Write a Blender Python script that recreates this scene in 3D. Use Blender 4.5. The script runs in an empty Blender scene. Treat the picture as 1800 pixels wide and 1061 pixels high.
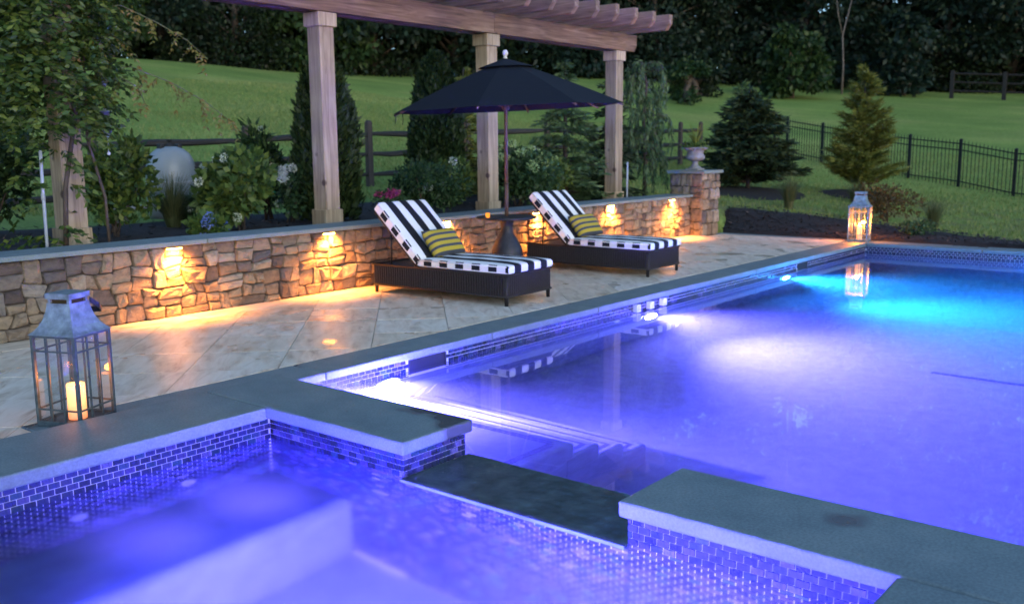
import bpy, bmesh, math, random
import numpy as np
from mathutils import Vector, Matrix
R = math.radians
sc = bpy.context.scene
col = sc.collection
random.seed(7); rng = np.random.default_rng(7)

# ------------------------------------------------------------------ camera
cam = bpy.data.cameras.new('camera'); camo = bpy.data.objects.new('camera', cam); col.objects.link(camo)
rt = Vector((0.62970553, -0.77678602, -0.00862692)); up = Vector((0.13031076, 0.09467618, 0.98694251)); fw = Vector((0.76582639, 0.62260733, -0.16084169))
camo.matrix_world = Matrix(((rt.x, up.x, -fw.x, 0), (rt.y, up.y, -fw.y, 0), (rt.z, up.z, -fw.z, 1.4), (0, 0, 0, 1)))
cam.sensor_fit = 'HORIZONTAL'; cam.sensor_width = 36; cam.lens = 33.53
cam.clip_start = 0.05; cam.clip_end = 600
cam.dof.use_dof = True; cam.dof.focus_distance = 4.6; cam.dof.aperture_fstop = 3.2
sc.camera = camo
# ------------------------------------------------------------------ sky, sun, exposure
SUN_EL, SUN_ROT = R(14), R(200)
w = bpy.data.worlds.new('World'); sc.world = w; w.use_nodes = True
nt = w.node_tree; bg = nt.nodes['Background']
sky = nt.nodes.new('ShaderNodeTexSky'); sky.sky_type = 'NISHITA'; sky.sun_disc = False
sky.sun_elevation = SUN_EL; sky.sun_rotation = SUN_ROT; sky.air_density = 1.0; sky.dust_density = 0.6; sky.ozone_density = 4.0
nt.links.new(sky.outputs[0], bg.inputs[0]); bg.inputs[1].default_value = 0.15
sl = bpy.data.lights.new('sun', 'SUN'); sl.energy = 0.22; sl.angle = R(60); sl.color = (1, .86, .72)
so = bpy.data.objects.new('sun', sl); col.objects.link(so)
sd = Vector((math.sin(SUN_ROT) * math.cos(SUN_EL), math.cos(SUN_ROT) * math.cos(SUN_EL), math.sin(SUN_EL)))
so.rotation_euler = (-sd).to_track_quat('-Z', 'Y').to_euler()
sc.view_settings.view_transform = 'Standard'; sc.view_settings.look = 'None'
sc.view_settings.exposure = 1.45; sc.view_settings.gamma = 1.0; sc.view_settings.use_curve_mapping = False
sc.render.engine = 'CYCLES'
cy = sc.cycles
cy.use_denoising = True; cy.max_bounces = 8; cy.diffuse_bounces = 3; cy.glossy_bounces = 4; cy.transmission_bounces = 6
cy.transparent_max_bounces = 24; cy.sample_clamp_indirect = 60.0; cy.caustics_reflective = False; cy.caustics_refractive = True
cy.blur_glossy = 0.5

# ------------------------------------------------------------------ material helpers
MATS = {}
def newmat(name):
    m = bpy.data.materials.new(name); m.use_nodes = True
    t = m.node_tree; b = t.nodes['Principled BSDF']; MATS[name] = m
    return m, t, b
def N(t, kind, **kw):
    n = t.nodes.new(kind)
    for k, v in kw.items():
        if k in n.inputs.keys(): n.inputs[k].default_value = v
        else: setattr(n, k, v)
    return n
def ramp(t, fac, stops):
    r = N(t, 'ShaderNodeValToRGB'); e = r.color_ramp.elements
    while len(e) < len(stops): e.new(.5)
    for i, (p, c) in enumerate(stops): e[i].position = p; e[i].color = (*c, 1) if len(c) == 3 else c
    t.links.new(fac, r.inputs[0]); return r
def noise(t, scale, detail=4, coord='Object', sc3=(1, 1, 1), rough=.55, dist=0.0):
    tc = N(t, 'ShaderNodeTexCoord'); mp = N(t, 'ShaderNodeMapping'); mp.inputs['Scale'].default_value = sc3
    t.links.new(tc.outputs[coord], mp.inputs[0])
    n = N(t, 'ShaderNodeTexNoise', Scale=scale, Detail=detail, Roughness=rough, Distortion=dist); t.links.new(mp.outputs[0], n.inputs['Vector'])
    return n
def bump(t, b, h, strength, dist=.01):
    bn = N(t, 'ShaderNodeBump', Strength=strength, Distance=dist); t.links.new(h, bn.inputs['Height']); t.links.new(bn.outputs[0], b.inputs['Normal']); return bn
def mixc(t, fac, a, c, mode='MIX'):
    m = N(t, 'ShaderNodeMix', data_type='RGBA', blend_type=mode)
    for s, v in ((0, fac), (6, a), (7, c)):
        if hasattr(v, 'is_linked') or hasattr(v, 'links'): t.links.new(v, m.inputs[s])
        else: m.inputs[s].default_value = v if s == 0 else (*v, 1)
    return m.outputs[2]
def objrand(t): return N(t, 'ShaderNodeObjectInfo').outputs['Random']
def simple(name, c, rough=.6, metal=0, nz=None, amp=.25, bs=0.0, spec=.5):
    m, t, b = newmat(name)
    b.inputs['Base Color'].default_value = (*c, 1); b.inputs['Roughness'].default_value = rough; b.inputs['Metallic'].default_value = metal
    b.inputs['Specular IOR Level'].default_value = spec
    if nz:
        n = noise(t, nz, 5)
        r = ramp(t, n.outputs[0], [(.3, tuple(x * (1 - amp) for x in c)), (.7, tuple(min(1, x * (1 + amp)) for x in c))])
        t.links.new(r.outputs[0], b.inputs['Base Color'])
        if bs: bump(t, b, n.outputs[0], bs)
    return m

def m_travertine():
    m, t, b = newmat('travertine')
    rn = objrand(t)
    n1 = noise(t, 3.0, 8, 'Object', (1.0, 3.6, 1), .62, .6)
    n2 = noise(t, 1.1, 4, 'Object', (1, 1, 1))
    base = ramp(t, n1.outputs[0], [(.30, (.42, .31, .20)), (.42, (.63, .53, .39)), (.56, (.75, .66, .52)), (.75, (.82, .75, .63))])
    tint = ramp(t, rn, [(0, (.90, .84, .76)), (.35, (1, .97, .93)), (.7, (1.0, 1.0, 1.0)), (1, (.86, .80, .70))])
    c = mixc(t, 1.0, base.outputs[0], tint.outputs[0], 'MULTIPLY')
    n3 = noise(t, 2.1, 6, 'Object', (1, 2.2, 1), .6, .3)
    stain = ramp(t, n3.outputs[0], [(.60, (0, 0, 0)), (.72, (1, 1, 1))])
    sm = N(t, 'ShaderNodeMath', operation='MULTIPLY'); sm.inputs[1].default_value = .65; t.links.new(stain.outputs[0], sm.inputs[0])
    c = mixc(t, sm.outputs[0], c, (.36, .26, .17))
    t.links.new(c, b.inputs['Base Color'])
    wet = ramp(t, n2.outputs[0], [(.56, (.46, .46, .46)), (.64, (.13, .13, .13))])
    t.links.new(wet.outputs[0], b.inputs['Roughness'])
    n4 = noise(t, 22, 5, 'Object', (1, 3, 1)); bump(t, b, n4.outputs[0], .18, .004)
    return m
def m_bluestone():
    m, t, b = newmat('bluestone')
    n = noise(t, 5, 8, 'Object', (1, 1, 1), .6); n2 = noise(t, 90, 3)
    c = ramp(t, n.outputs[0], [(.25, (.11, .148, .152)), (.5, (.15, .193, .192)), (.75, (.185, .225, .217))])
    c2 = ramp(t, n2.outputs[0], [(.35, (.8, .8, .8)), (.65, (1.12, 1.12, 1.12))])
    cc = mixc(t, 1, c.outputs[0], c2.outputs[0], 'MULTIPLY')
    n3 = noise(t, .9, 4, 'Object', (1, 1, 1), .5, .4)
    wm = ramp(t, n3.outputs[0], [(.60, (0, 0, 0)), (.63, (1, 1, 1))])
    cc = mixc(t, wm.outputs[0], cc, (.07, .075, .08))
    tn = ramp(t, objrand(t), [(0, (.9, .93, .92)), (1, (1.1, 1.07, 1.04))])
    cc = mixc(t, 1, cc, tn.outputs[0], 'MULTIPLY')
    t.links.new(cc, b.inputs['Base Color'])
    rr = ramp(t, wm.outputs[0], [(0, (.62, .62, .62)), (1, (.25, .25, .25))]); t.links.new(rr.outputs[0], b.inputs['Roughness'])
    bump(t, b, n2.outputs[0], .25, .003)
    return m
def m_stone():
    m, t, b = newmat('fieldstone')
    rn = objrand(t)
    c = ramp(t, rn, [(0, (.07, .052, .048)), (.12, (.22, .165, .115)), (.25, (.32, .25, .165)), (.37, (.12, .10, .09)), (.5, (.36, .30, .215)), (.62, (.19, .125, .08)), (.74, (.28, .215, .14)), (.86, (.10, .088, .09)), (1, (.38, .33, .26))])
    n = noise(t, 9, 8, 'Object', (1, 1, 1.6), .65, .5)
    v = ramp(t, n.outputs[0], [(.28, (.35, .33, .33)), (.5, (.95, .93, .9)), (.72, (1.35, 1.28, 1.15))])
    t.links.new(mixc(t, 1, c.outputs[0], v.outputs[0], 'MULTIPLY'), b.inputs['Base Color'])
    b.inputs['Roughness'].default_value = .82
    n2 = noise(t, 20, 10, 'Object', (1, 1, 1.5), .75); bump(t, b, n2.outputs[0], 1.0, .03)
    return m
def m_wood(name, a, c, d, sc3=(9, 9, .6)):
    m, t, b = newmat(name)
    n = noise(t, 2.2, 7, 'Object', sc3, .6, 1.2)
    r = ramp(t, n.outputs[0], [(.3, a), (.5, c), (.7, d)])
    n2 = noise(t, 1.3, 3); k = ramp(t, n2.outputs[0], [(.35, (.78, .74, .72)), (.65, (1.1, 1.08, 1.06))])
    o = mixc(t, 1, r.outputs[0], k.outputs[0], 'MULTIPLY')
    vz = N(t, 'ShaderNodeTexVoronoi', Scale=2.1); tc = N(t, 'ShaderNodeTexCoord'); t.links.new(tc.outputs['Object'], vz.inputs['Vector'])
    kn = ramp(t, vz.outputs['Distance'], [(.05, (1, 1, 1)), (.09, (0, 0, 0))])
    o = mixc(t, kn.outputs[0], o, (.07, .04, .03))
    tn = ramp(t, objrand(t), [(0, (.8, .78, .76)), (1, (1.15, 1.1, 1.08))])
    o = mixc(t, 1, o, tn.outputs[0], 'MULTIPLY')
    t.links.new(o, b.inputs['Base Color']); b.inputs['Roughness'].default_value = .7
    bump(t, b, n.outputs[0], .35, .006)
    return m
def m_leaf(name, c0, c1, c2, trans=.35, rough=.5):
    m, t, b = newmat(name)
    g = N(t, 'ShaderNodeNewGeometry')
    r = ramp(t, g.outputs['Random Per Island'], [(0, c0), (.5, c1), (1, c2)])
    tn = ramp(t, objrand(t), [(0, (.85, .92, .9)), (1, (1.12, 1.05, .95))])
    o = mixc(t, 1, r.outputs[0], tn.outputs[0], 'MULTIPLY')
    t.links.new(o, b.inputs['Base Color']); b.inputs['Roughness'].default_value = rough; b.inputs['Specular IOR Level'].default_value = .3
    tr = N(t, 'ShaderNodeBsdfTranslucent'); t.links.new(o, tr.inputs[0])
    mx = N(t, 'ShaderNodeMixShader'); mx.inputs[0].default_value = trans
    t.links.new(b.outputs[0], mx.inputs[1]); t.links.new(tr.outputs[0], mx.inputs[2])
    t.links.new(mx.outputs[0], t.nodes['Material Output'].inputs[0])
    return m
def m_lawn():
    m, t, b = newmat('lawn_grass')
    n1 = noise(t, .22, 5, 'Object'); n2 = noise(t, 14, 6, 'Object', (1, 1, 1), .7); n3 = noise(t, .5, 3, 'Object', (1, .25, 1))
    a = ramp(t, n1.outputs[0], [(.3, (.17, .25, .058)), (.5, (.22, .30, .072)), (.68, (.31, .34, .10))])
    k = ramp(t, n2.outputs[0], [(.3, (.5, .55, .45)), (.6, (1.15, 1.15, 1.1))])
    k3 = ramp(t, n3.outputs[0], [(.35, (.85, .88, .85)), (.65, (1.12, 1.1, 1.05))])
    o = mixc(t, 1, a.outputs[0], k.outputs[0], 'MULTIPLY'); o = mixc(t, 1, o, k3.outputs[0], 'MULTIPLY')
    # straw coloured dry turf close to the pool end
    tc = N(t, 'ShaderNodeTexCoord'); sp = N(t, 'ShaderNodeVectorMath', operation='DISTANCE'); sp.inputs[1].default_value = (17.5, 5.5, .2)
    t.links.new(tc.outputs['Object'], sp.inputs[0])
    dr = ramp(t, N(t, 'ShaderNodeMath', operation='MULTIPLY').outputs[0], [(.35, (1, 1, 1)), (.75, (0, 0, 0))])
    mm = [n for n in t.nodes if n.bl_idname == 'ShaderNodeMath'][0]; mm.inputs[1].default_value = .13; t.links.new(sp.outputs['Value'], mm.inputs[0])
    n5 = noise(t, 1.6, 4); dm = mixc(t, 1, dr.outputs[0], ramp(t, n5.outputs[0], [(.4, (0, 0, 0)), (.62, (.75, .75, .75))]).outputs[0], 'MULTIPLY')
    o = mixc(t, dm, o, (.17, .15, .072))
    t.links.new(o, b.inputs['Base Color']); b.inputs['Roughness'].default_value = .9; b.inputs['Specular IOR Level'].default_value = .15
    n4 = noise(t, 40, 4); bump(t, b, n4.outputs[0], .9, .04)
    return m
def m_tile(name, under=False):
    m, t, b = newmat(name)
    g = N(t, 'ShaderNodeNewGeometry') if under else None
    src = g.outputs['Random Per Island'] if under else objrand(t)
    c = ramp(t, src, [(0, (.008, .010, .035)), (.25, (.022, .02, .075)), (.45, (.012, .02, .055)), (.6, (.05, .045, .13)), (.72, (.009, .009, .03)), (.84, (.02, .05, .08)), (.93, (.045, .03, .11)), (1, (.13, .12, .22))])
    n = noise(t, 26, 4, 'Generated' if False else 'Object', (1, 1, 1), .6, 1.5)
    k = ramp(t, n.outputs[0], [(.35, (.35, .5, .6)), (.5, (1, 1, 1)), (.62, (1.2, 1.05, 1.35))])
    o = mixc(t, 1, c.outputs[0], k.outputs[0], 'MULTIPLY')
    t.links.new(o, b.inputs['Base Color']); b.inputs['Roughness'].default_value = .22; b.inputs['Metallic'].default_value = .0
    b.inputs['Coat Weight'].default_value = .25; b.inputs['Coat Roughness'].default_value = .06
    bump(t, b, n.outputs[0], .25, .004)
    return m
def m_water(name, rough, scale, strength, dist):
    m, t, b = newmat(name)
    t.nodes.remove(b)
    gl = N(t, 'ShaderNodeBsdfGlass', IOR=1.333, Roughness=rough); gl.inputs['Color'].default_value = (.97, .985, 1, 1)
    n = noise(t, scale, 3, 'Object', (1, 1, 1), .5, .3)
    bn = N(t, 'ShaderNodeBump', Strength=strength, Distance=dist); t.links.new(n.outputs[0], bn.inputs['Height']); t.links.new(bn.outputs[0], gl.inputs['Normal'])
    t.links.new(gl.outputs[0], t.nodes['Material Output'].inputs[0])
    return m
def m_emit(name, c, s):
    m, t, b = newmat(name); t.nodes.remove(b)
    e = N(t, 'ShaderNodeEmission', Strength=s); e.inputs[0].default_value = (*c, 1); t.links.new(e.outputs[0], t.nodes['Material Output'].inputs[0]); return m
def m_stripes(name, axis, period, duty, off, a, c, rough=.85, second=None):
    m, t, b = newmat(name)
    tc = N(t, 'ShaderNodeTexCoord'); sp = N(t, 'ShaderNodeSeparateXYZ'); t.links.new(tc.outputs['Object'], sp.inputs[0])
    ad = N(t, 'ShaderNodeMath', operation='ADD'); ad.inputs[1].default_value = off + 50 * period; t.links.new(sp.outputs[axis], ad.inputs[0])
    md = N(t, 'ShaderNodeMath', operation='FLOORED_MODULO'); md.inputs[1].default_value = period; t.links.new(ad.outputs[0], md.inputs[0])
    lt = N(t, 'ShaderNodeMath', operation='LESS_THAN'); lt.inputs[1].default_value = period * duty; t.links.new(md.outputs[0], lt.inputs[0])
    o = mixc(t, lt.outputs[0], a, c)
    n = noise(t, 300, 2); k = ramp(t, n.outputs[0], [(.3, (.88, .88, .88)), (.7, (1.06, 1.06, 1.06))])
    t.links.new(mixc(t, 1, o, k.outputs[0], 'MULTIPLY'), b.inputs['Base Color']); b.inputs['Roughness'].default_value = rough; b.inputs['Specular IOR Level'].default_value = .2
    n2 = noise(t, 6, 3); bump(t, b, n2.outputs[0], .35, .02)
    return m
def m_glass():
    m, t, b = newmat('pane_glass'); t.nodes.remove(b)
    tr = N(t, 'ShaderNodeBsdfTransparent'); gs = N(t, 'ShaderNodeBsdfGlossy', Roughness=.02); lw = N(t, 'ShaderNodeLayerWeight', Blend=.5)
    pw = N(t, 'ShaderNodeMath', operation='POWER'); pw.inputs[1].default_value = 4.5; t.links.new(lw.outputs['Facing'], pw.inputs[0])
    mu = N(t, 'ShaderNodeMath', operation='MULTIPLY_ADD'); mu.inputs[1].default_value = .35; mu.inputs[2].default_value = .05; t.links.new(pw.outputs[0], mu.inputs[0])
    tr.inputs[0].default_value = (.97, .98, .98, 1)
    mx = N(t, 'ShaderNodeMixShader'); t.links.new(mu.outputs[0], mx.inputs[0]); t.links.new(tr.outputs[0], mx.inputs[1]); t.links.new(gs.outputs[0], mx.inputs[2])
    t.links.new(mx.outputs[0], t.nodes['Material Output'].inputs[0]); return m

m_travertine(); m_bluestone(); m_stone(); m_lawn(); m_tile('glass_tile'); m_tile('glass_tile_field', True); m_glass()
m_wood('cedar_post', (.18, .135, .085), (.36, .285, .19), (.48, .40, .28)); m_wood('cedar_beam', (.075, .042, .026), (.18, .105, .062), (.30, .20, .13), (.6, 9, 9)); m_wood('cedar_rafter', (.10, .06, .042), (.20, .13, .09), (.29, .205, .155), (9, .6, 9))
m_wood('weathered_rail', (.010, .008, .008), (.018, .014, .013), (.03, .024, .022), (.6, 9, 9)); m_wood('weathered_post', (.03, .021, .017), (.05, .035, .029), (.075, .053, .045)); m_wood('far_board', (.006, .005, .004), (.010, .008, .007), (.016, .012, .010)); m_wood('teak', (.07, .04, .028), (.10, .06, .04), (.13, .08, .055))
m_wood('bark', (.035, .025, .02), (.06, .045, .035), (.09, .07, .055), (6, 6, 1)); m_wood('pale_bark', (.07, .06, .055), (.10, .09, .08), (.13, .115, .10), (6, 6, 1))
simple('mortar', (.07, .052, .04), .95, 0, 30, .3, .4)
simple('grout', (.56, .55, .58), .8, 0, 60, .12)
simple('plaster', (.115, .13, .25), .75, 0, 9, .16, .15)
simple('spa_plaster', (.10, .125, .30), .75, 0, 7, .2, .15)
simple('plaster_trim_tile', (.03, .035, .11), .3, 0, 200, .3)
simple('wet_bluestone', (.08, .115, .12), .12, 0, 8, .35)
simple('mulch_soil', (.014, .0115, .011), .95, 0, 25, .5, .8)
simple('mulch_chip', (.022, .017, .015), .9, 0, 6, .5)
simple('dead_leaf', (.16, .10, .07), .8)
simple('wicker', (.012, .009, .010), .5, 0, 140, .5, .4, .35)
simple('dark_metal', (.012, .013, .016), .4, .4)
simple('navy_canvas', (.006, .009, .016), .9, 0, 260, .25, .15, .2)
simple('umbrella_wood', (.11, .06, .042), .4, 0, 40, .2)
simple('finial_paint', (.55, .53, .5), .5, 0, 30, .1)
simple('table_metal', (.022, .024, .028), .55, .3, 14, .5, .2)
simple('zinc', (.25, .29, .30), .5, .6, 22, .38, .12)
simple('zinc_frame', (.09, .11, .115), .5, .5, 30, .3)
simple('candle_wax', (.85, .72, .5), .5)
simple('fitting_plastic', (.75, .75, .8), .35)
simple('jet_plastic', (.22, .22, .25), .4)
simple('bronze', (.10, .06, .03), .45, .8)
simple('urn_stone', (.20, .20, .205), .85, 0, 18, .25, .4)
simple('tank_plastic', (.25, .285, .30), .35, 0, 4, .07)
simple('grey_plastic', (.33, .35, .37), .5, 0, 9, .15)
simple('pale_pipe', (.36, .40, .46), .4)
simple('black_plastic', (.012, .012, .014), .5)
simple('iron', (.008, .009, .010), .45, .5)
simple('stem_green', (.09, .10, .04), .7)
simple('terracotta_pot', (.03, .05, .09), .5)
simple('label_white', (.75, .77, .75), .5)
m_stripes('cushion_stripe', 0, .205, .5, .0512, (.78, .77, .74), (.013, .014, .019))
m_stripes('boxing_stripe', 1, .19, .5, .02, (.76, .73, .70), (.013, .014, .019))
m_stripes('pillow_stripe', 2, .066, .42, .012, (.42, .32, .035), (.055, .06, .075))
simple('piping_white', (.78, .76, .74), .8)
m_water('pool_water_surface', 0.012, 1.2, .03, .02)
m_water('spa_water_surface', 0.19, 2.2, .10, .02)
m_water('spill_water_surface', 0.01, 60, .10, .01)
m_emit('pool_lamp_violet', (.3, .27, 1.0), 300)
m_emit('pool_lamp_cyan', (.03, .30, 1.0), 420)
m_emit('spa_lamp_violet', (.16, .13, 1.0), 200)
m_emit('warm_lens', (1, .42, .08), 60)
m_emit('flame', (1, .42, .08), 90)
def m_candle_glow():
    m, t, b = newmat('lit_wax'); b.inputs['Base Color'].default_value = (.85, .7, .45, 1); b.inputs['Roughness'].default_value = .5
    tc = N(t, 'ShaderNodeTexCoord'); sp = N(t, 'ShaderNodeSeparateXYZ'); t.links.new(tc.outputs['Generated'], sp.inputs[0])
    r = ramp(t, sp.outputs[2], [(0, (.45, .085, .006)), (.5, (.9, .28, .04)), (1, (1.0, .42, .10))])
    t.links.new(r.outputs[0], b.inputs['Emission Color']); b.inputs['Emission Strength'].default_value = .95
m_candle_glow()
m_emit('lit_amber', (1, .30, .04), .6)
m_leaf('leaf_wood', (.006, .013, .006), (.011, .023, .009), (.022, .042, .013))
m_leaf('leaf_wood_bluish', (.008, .018, .012), (.013, .029, .018), (.024, .048, .028))
m_leaf('leaf_wood_light', (.014, .032, .011), (.024, .052, .016), (.044, .085, .024))
m_leaf('leaf_vine', (.022, .05, .013), (.05, .10, .022), (.14, .19, .038))
m_leaf('leaf_vine_young', (.16, .18, .04), (.20, .17, .05), (.26, .17, .05))
m_leaf('leaf_hydrangea', (.04, .08, .022), (.085, .145, .034), (.18, .23, .05))
m_leaf('leaf_boxwood', (.025, .055, .026), (.042, .09, .038), (.07, .135, .05))
m_leaf('leaf_arborvitae', (.016, .034, .012), (.026, .052, .016), (.05, .075, .022), .2)
m_leaf('leaf_spruce', (.016, .034, .018), (.028, .052, .024), (.055, .08, .03), .15)
m_leaf('leaf_pine', (.09, .115, .026), (.16, .18, .036), (.26, .26, .06), .3)
m_leaf('leaf_weeping', (.06, .11, .045), (.095, .155, .065), (.15, .21, .09), .3)
m_leaf('leaf_grass', (.05, .07, .03), (.08, .105, .045), (.14, .15, .075), .3)
m_leaf('leaf_urn', (.14, .17, .03), (.24, .26, .05), (.36, .34, .09), .35)
m_leaf('turf_blade', (.11, .165, .042), (.18, .24, .058), (.32, .32, .12), .3)
m_leaf('leaf_rust', (.05, .04, .015), (.09, .075, .02), (.15, .085, .035), .3)
m_leaf('petal_white', (.50, .56, .46), (.62, .66, .55), (.72, .74, .66), .3)
m_leaf('petal_lime', (.24, .36, .14), (.36, .48, .2), (.48, .58, .28), .3)
m_leaf('petal_blue', (.07, .14, .50), (.13, .22, .62), (.30, .36, .70), .3)
m_leaf('petal_magenta', (.24, .02, .10), (.38, .05, .18), (.50, .12, .28), .3)
M = MATS

# ------------------------------------------------------------------ mesh helpers
class MB:
    def __init__(s): s.v = []; s.f = []
    def add(s, v, f):
        o = len(s.v); s.v += [tuple(p) for p in v]; s.f += [tuple(i + o for i in q) for q in f]; return s
    def box(s, x0, x1, y0, y1, z0, z1):
        return s.add([(x0, y0, z0), (x1, y0, z0), (x1, y1, z0), (x0, y1, z0), (x0, y0, z1), (x1, y0, z1), (x1, y1, z1), (x0, y1, z1)],
                     [(3, 2, 1, 0), (4, 5, 6, 7), (0, 1, 5, 4), (1, 2, 6, 5), (2, 3, 7, 6), (3, 0, 4, 7)])
    def prism(s, poly, z0, z1):
        n = len(poly); v = [(x, y, z0) for x, y in poly] + [(x, y, z1) for x, y in poly]
        return s.add(v, [tuple(range(n - 1, -1, -1)), tuple(range(n, 2 * n))] + [(i, (i + 1) % n, n + (i + 1) % n, n + i) for i in range(n)])
    def prismx(s, poly, x0, x1):   # poly in (y, z), counter-clockwise seen from +x
        n = len(poly); v = [(x0, y, z) for y, z in poly] + [(x1, y, z) for y, z in poly]
        return s.add(v, [tuple(range(n - 1, -1, -1)), tuple(range(n, 2 * n))] + [(i, (i + 1) % n, n + (i + 1) % n, n + i) for i in range(n)])
    def prismy(s, poly, y0, y1):   # poly in (x, z)
        n = len(poly); v = [(x, y1, z) for x, z in poly] + [(x, y0, z) for x, z in poly]
        return s.add(v, [tuple(range(n - 1, -1, -1)), tuple(range(n, 2 * n))] + [(i, (i + 1) % n, n + (i + 1) % n, n + i) for i in range(n)])
    def tube(s, pts, r, n=8, caps=True):
        pts = [Vector(p) for p in pts]; rs = r if isinstance(r, (list, tuple)) else [r] * len(pts)
        v = []; prev = None
        for i, p in enumerate(pts):
            d = (pts[min(i + 1, len(pts) - 1)] - pts[max(i - 1, 0)]).normalized()
            a = prev - d * prev.dot(d) if prev is not None else (Vector((0, 0, 1)) if abs(d.z) < .9 else Vector((1, 0, 0)))
            a = (a - d * a.dot(d)).normalized(); prev = a; b = d.cross(a)
            for k in range(n):
                t = 2 * math.pi * k / n; v.append(p + a * (rs[i] * math.cos(t)) + b * (rs[i] * math.sin(t)))
        f = [(i * n + k, i * n + (k + 1) % n, (i + 1) * n + (k + 1) % n, (i + 1) * n + k) for i in range(len(pts) - 1) for k in range(n)]
        if caps: f += [tuple(range(n - 1, -1, -1)), tuple(range((len(pts) - 1) * n, len(pts) * n))]
        return s.add(v, f)
    def lathe(s, prof, n=24, c=(0, 0, 0)):
        v = [(c[0] + r * math.cos(2 * math.pi * k / n), c[1] + r * math.sin(2 * math.pi * k / n), c[2] + z) for r, z in prof for k in range(n)]
        f = [(i * n + k, i * n + (k + 1) % n, (i + 1) * n + (k + 1) % n, (i + 1) * n + k) for i in range(len(prof) - 1) for k in range(n)]
        f += [tuple(range(n - 1, -1, -1)), tuple(range((len(prof) - 1) * n, len(prof) * n))]
        return s.add(v, f)
    def mesh(s, name):
        me = bpy.data.meshes.new(name); me.from_pydata(s.v, [], s.f); me.update(); return me
    def build(s, name, mat, parent=None, smooth=False, bevel=0, seg=2):
        return link(name, s.mesh(name), mat, parent, smooth, bevel, seg)
def link(name, me, mat, parent=None, smooth=False, bevel=0, seg=2):
    if mat and not me.materials: me.materials.append(M[mat])
    if smooth: me.polygons.foreach_set('use_smooth', [True] * len(me.polygons))
    o = bpy.data.objects.new(name, me); col.objects.link(o)
    if parent is not None: o.parent = parent
    if bevel:
        b = o.modifiers.new('edge', 'BEVEL'); b.width = bevel; b.segments = seg; b.limit_method = 'ANGLE'; b.angle_limit = R(40)
    return o
def tag(o, label, cat, group=None, kind=None):
    o['label'] = label; o['category'] = cat
    if group: o['group'] = group
    if kind: o['kind'] = kind
    return o
def empty(name, loc=(0, 0, 0), rz=0):
    o = bpy.data.objects.new(name, None); col.objects.link(o); o.location = loc; o.rotation_euler = (0, 0, rz); return o
def copy_tree(o, parent=None):
    c = o.copy(); col.objects.link(c)
    if parent is not None: c.parent = parent
    for ch in [x for x in bpy.data.objects if x.parent == o]: copy_tree(ch, c)
    return c
def quadmesh(name, V, per):
    """V: (n*per, 3) vertices, each run of per verts is one face"""
    n = len(V) // per; me = bpy.data.meshes.new(name)
    me.vertices.add(len(V)); me.vertices.foreach_set('co', np.asarray(V, np.float32).ravel())
    me.loops.add(n * per); me.loops.foreach_set('vertex_index', np.arange(n * per, dtype=np.int32))
    me.polygons.add(n); me.polygons.foreach_set('loop_start', np.arange(0, n * per, per, dtype=np.int32)); me.polygons.foreach_set('loop_total', np.full(n, per, dtype=np.int32))
    me.update(calc_edges=True); return me
def unit(a): return a / np.maximum(np.linalg.norm(a, axis=1, keepdims=True), 1e-9)
def leaves(P, D, length, width, droop=0.0, rnd=.6):
    """rhombic leaves at P along directions D"""
    n = len(P); D = unit(D + rng.normal(0, rnd, (n, 3))); D[:, 2] -= droop; D = unit(D)
    S = unit(np.cross(D, rng.normal(0, 1, (n, 3)))); L = (length * rng.uniform(.65, 1.25, n))[:, None]; W = (width * rng.uniform(.7, 1.2, n))[:, None]
    up_ = np.cross(S, D) * W * .25
    V = np.stack([P, P + D * L * .45 + S * W + up_, P + D * L, P + D * L * .45 - S * W + up_], 1)
    return V.reshape(-1, 3)

# ------------------------------------------------------------------ terrain
CP = np.array([(4, 8, .5), (8, 8, .5), (12, 8, .5), (13.4, 8, .45), (14.3, 7.3, .30), (14.3, 6, .08), (14.3, 4.5, -.01), (14.3, 2, -.03), (14.3, -3, -.05), (14.3, -8, -.1),
 (15.45, 6.39, .2), (15.84, 5.57, .13), (15.79, 4.64, .05), (15.47, 3.4, -.02), (17.8, 8.4, .49), (19.2, 6.65, .41), (17, 5.2, .0), (20.5, 4.96, .12), (19.7, 7.6, .45),
 (8.1, 13.9, .52), (9.8, 13.7, .58), (12.3, 13.4, .68), (16.5, 12.4, .76), (22.1, 13.1, .80), (26, 13.9, .9), (27.1, 11.5, .99), (26.5, 10.3, .84), (25.1, 7.45, .5), (24, 4.8, .16), (23, 1, 0),
 (17, 27.6, 3.03), (18.4, 19.3, 1.85), (37.2, 15.5, 2.14), (37.9, 11.3, 1.85), (38.2, 7.7, 1.59), (23.2, 49.7, 6.05), (26.5, 45.7, 5.92), (32.3, 41.5, 5.25), (37.5, 38.3, 4.98), (45, 32.3, 5.1),
 (53.8, 24.6, 4.55), (58.1, 17.5, 4.25), (60.9, 12.4, 3.93), (0, 10, .5), (0, 14, .7), (-10, 20, 1.5), (0, 45, 5.8), (-30, 45, 5.5), (60, -5, 3.2), (45, -20, 1), (80, 40, 8), (60, 70, 9), (10, 80, 9), (-40, 80, 9), (95, -20, 5), (40, -60, 0), (-40, -40, 0), (-40, 0, 0), (95, 95, 12)], float)
def tps(r2): return np.where(r2 > 0, .5 * r2 * np.log(np.maximum(r2, 1e-12)), 0)
_n = len(CP); _A = np.zeros((_n + 3, _n + 3)); _d2 = ((CP[:, None, :2] - CP[None, :, :2]) ** 2).sum(-1)
_A[:_n, :_n] = tps(_d2) + np.eye(_n) * .02; _A[:_n, _n:] = np.c_[np.ones(_n), CP[:, :2]]; _A[_n:, :_n] = _A[:_n, _n:].T
_w = np.linalg.solve(_A, np.r_[CP[:, 2], 0, 0, 0])
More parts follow.
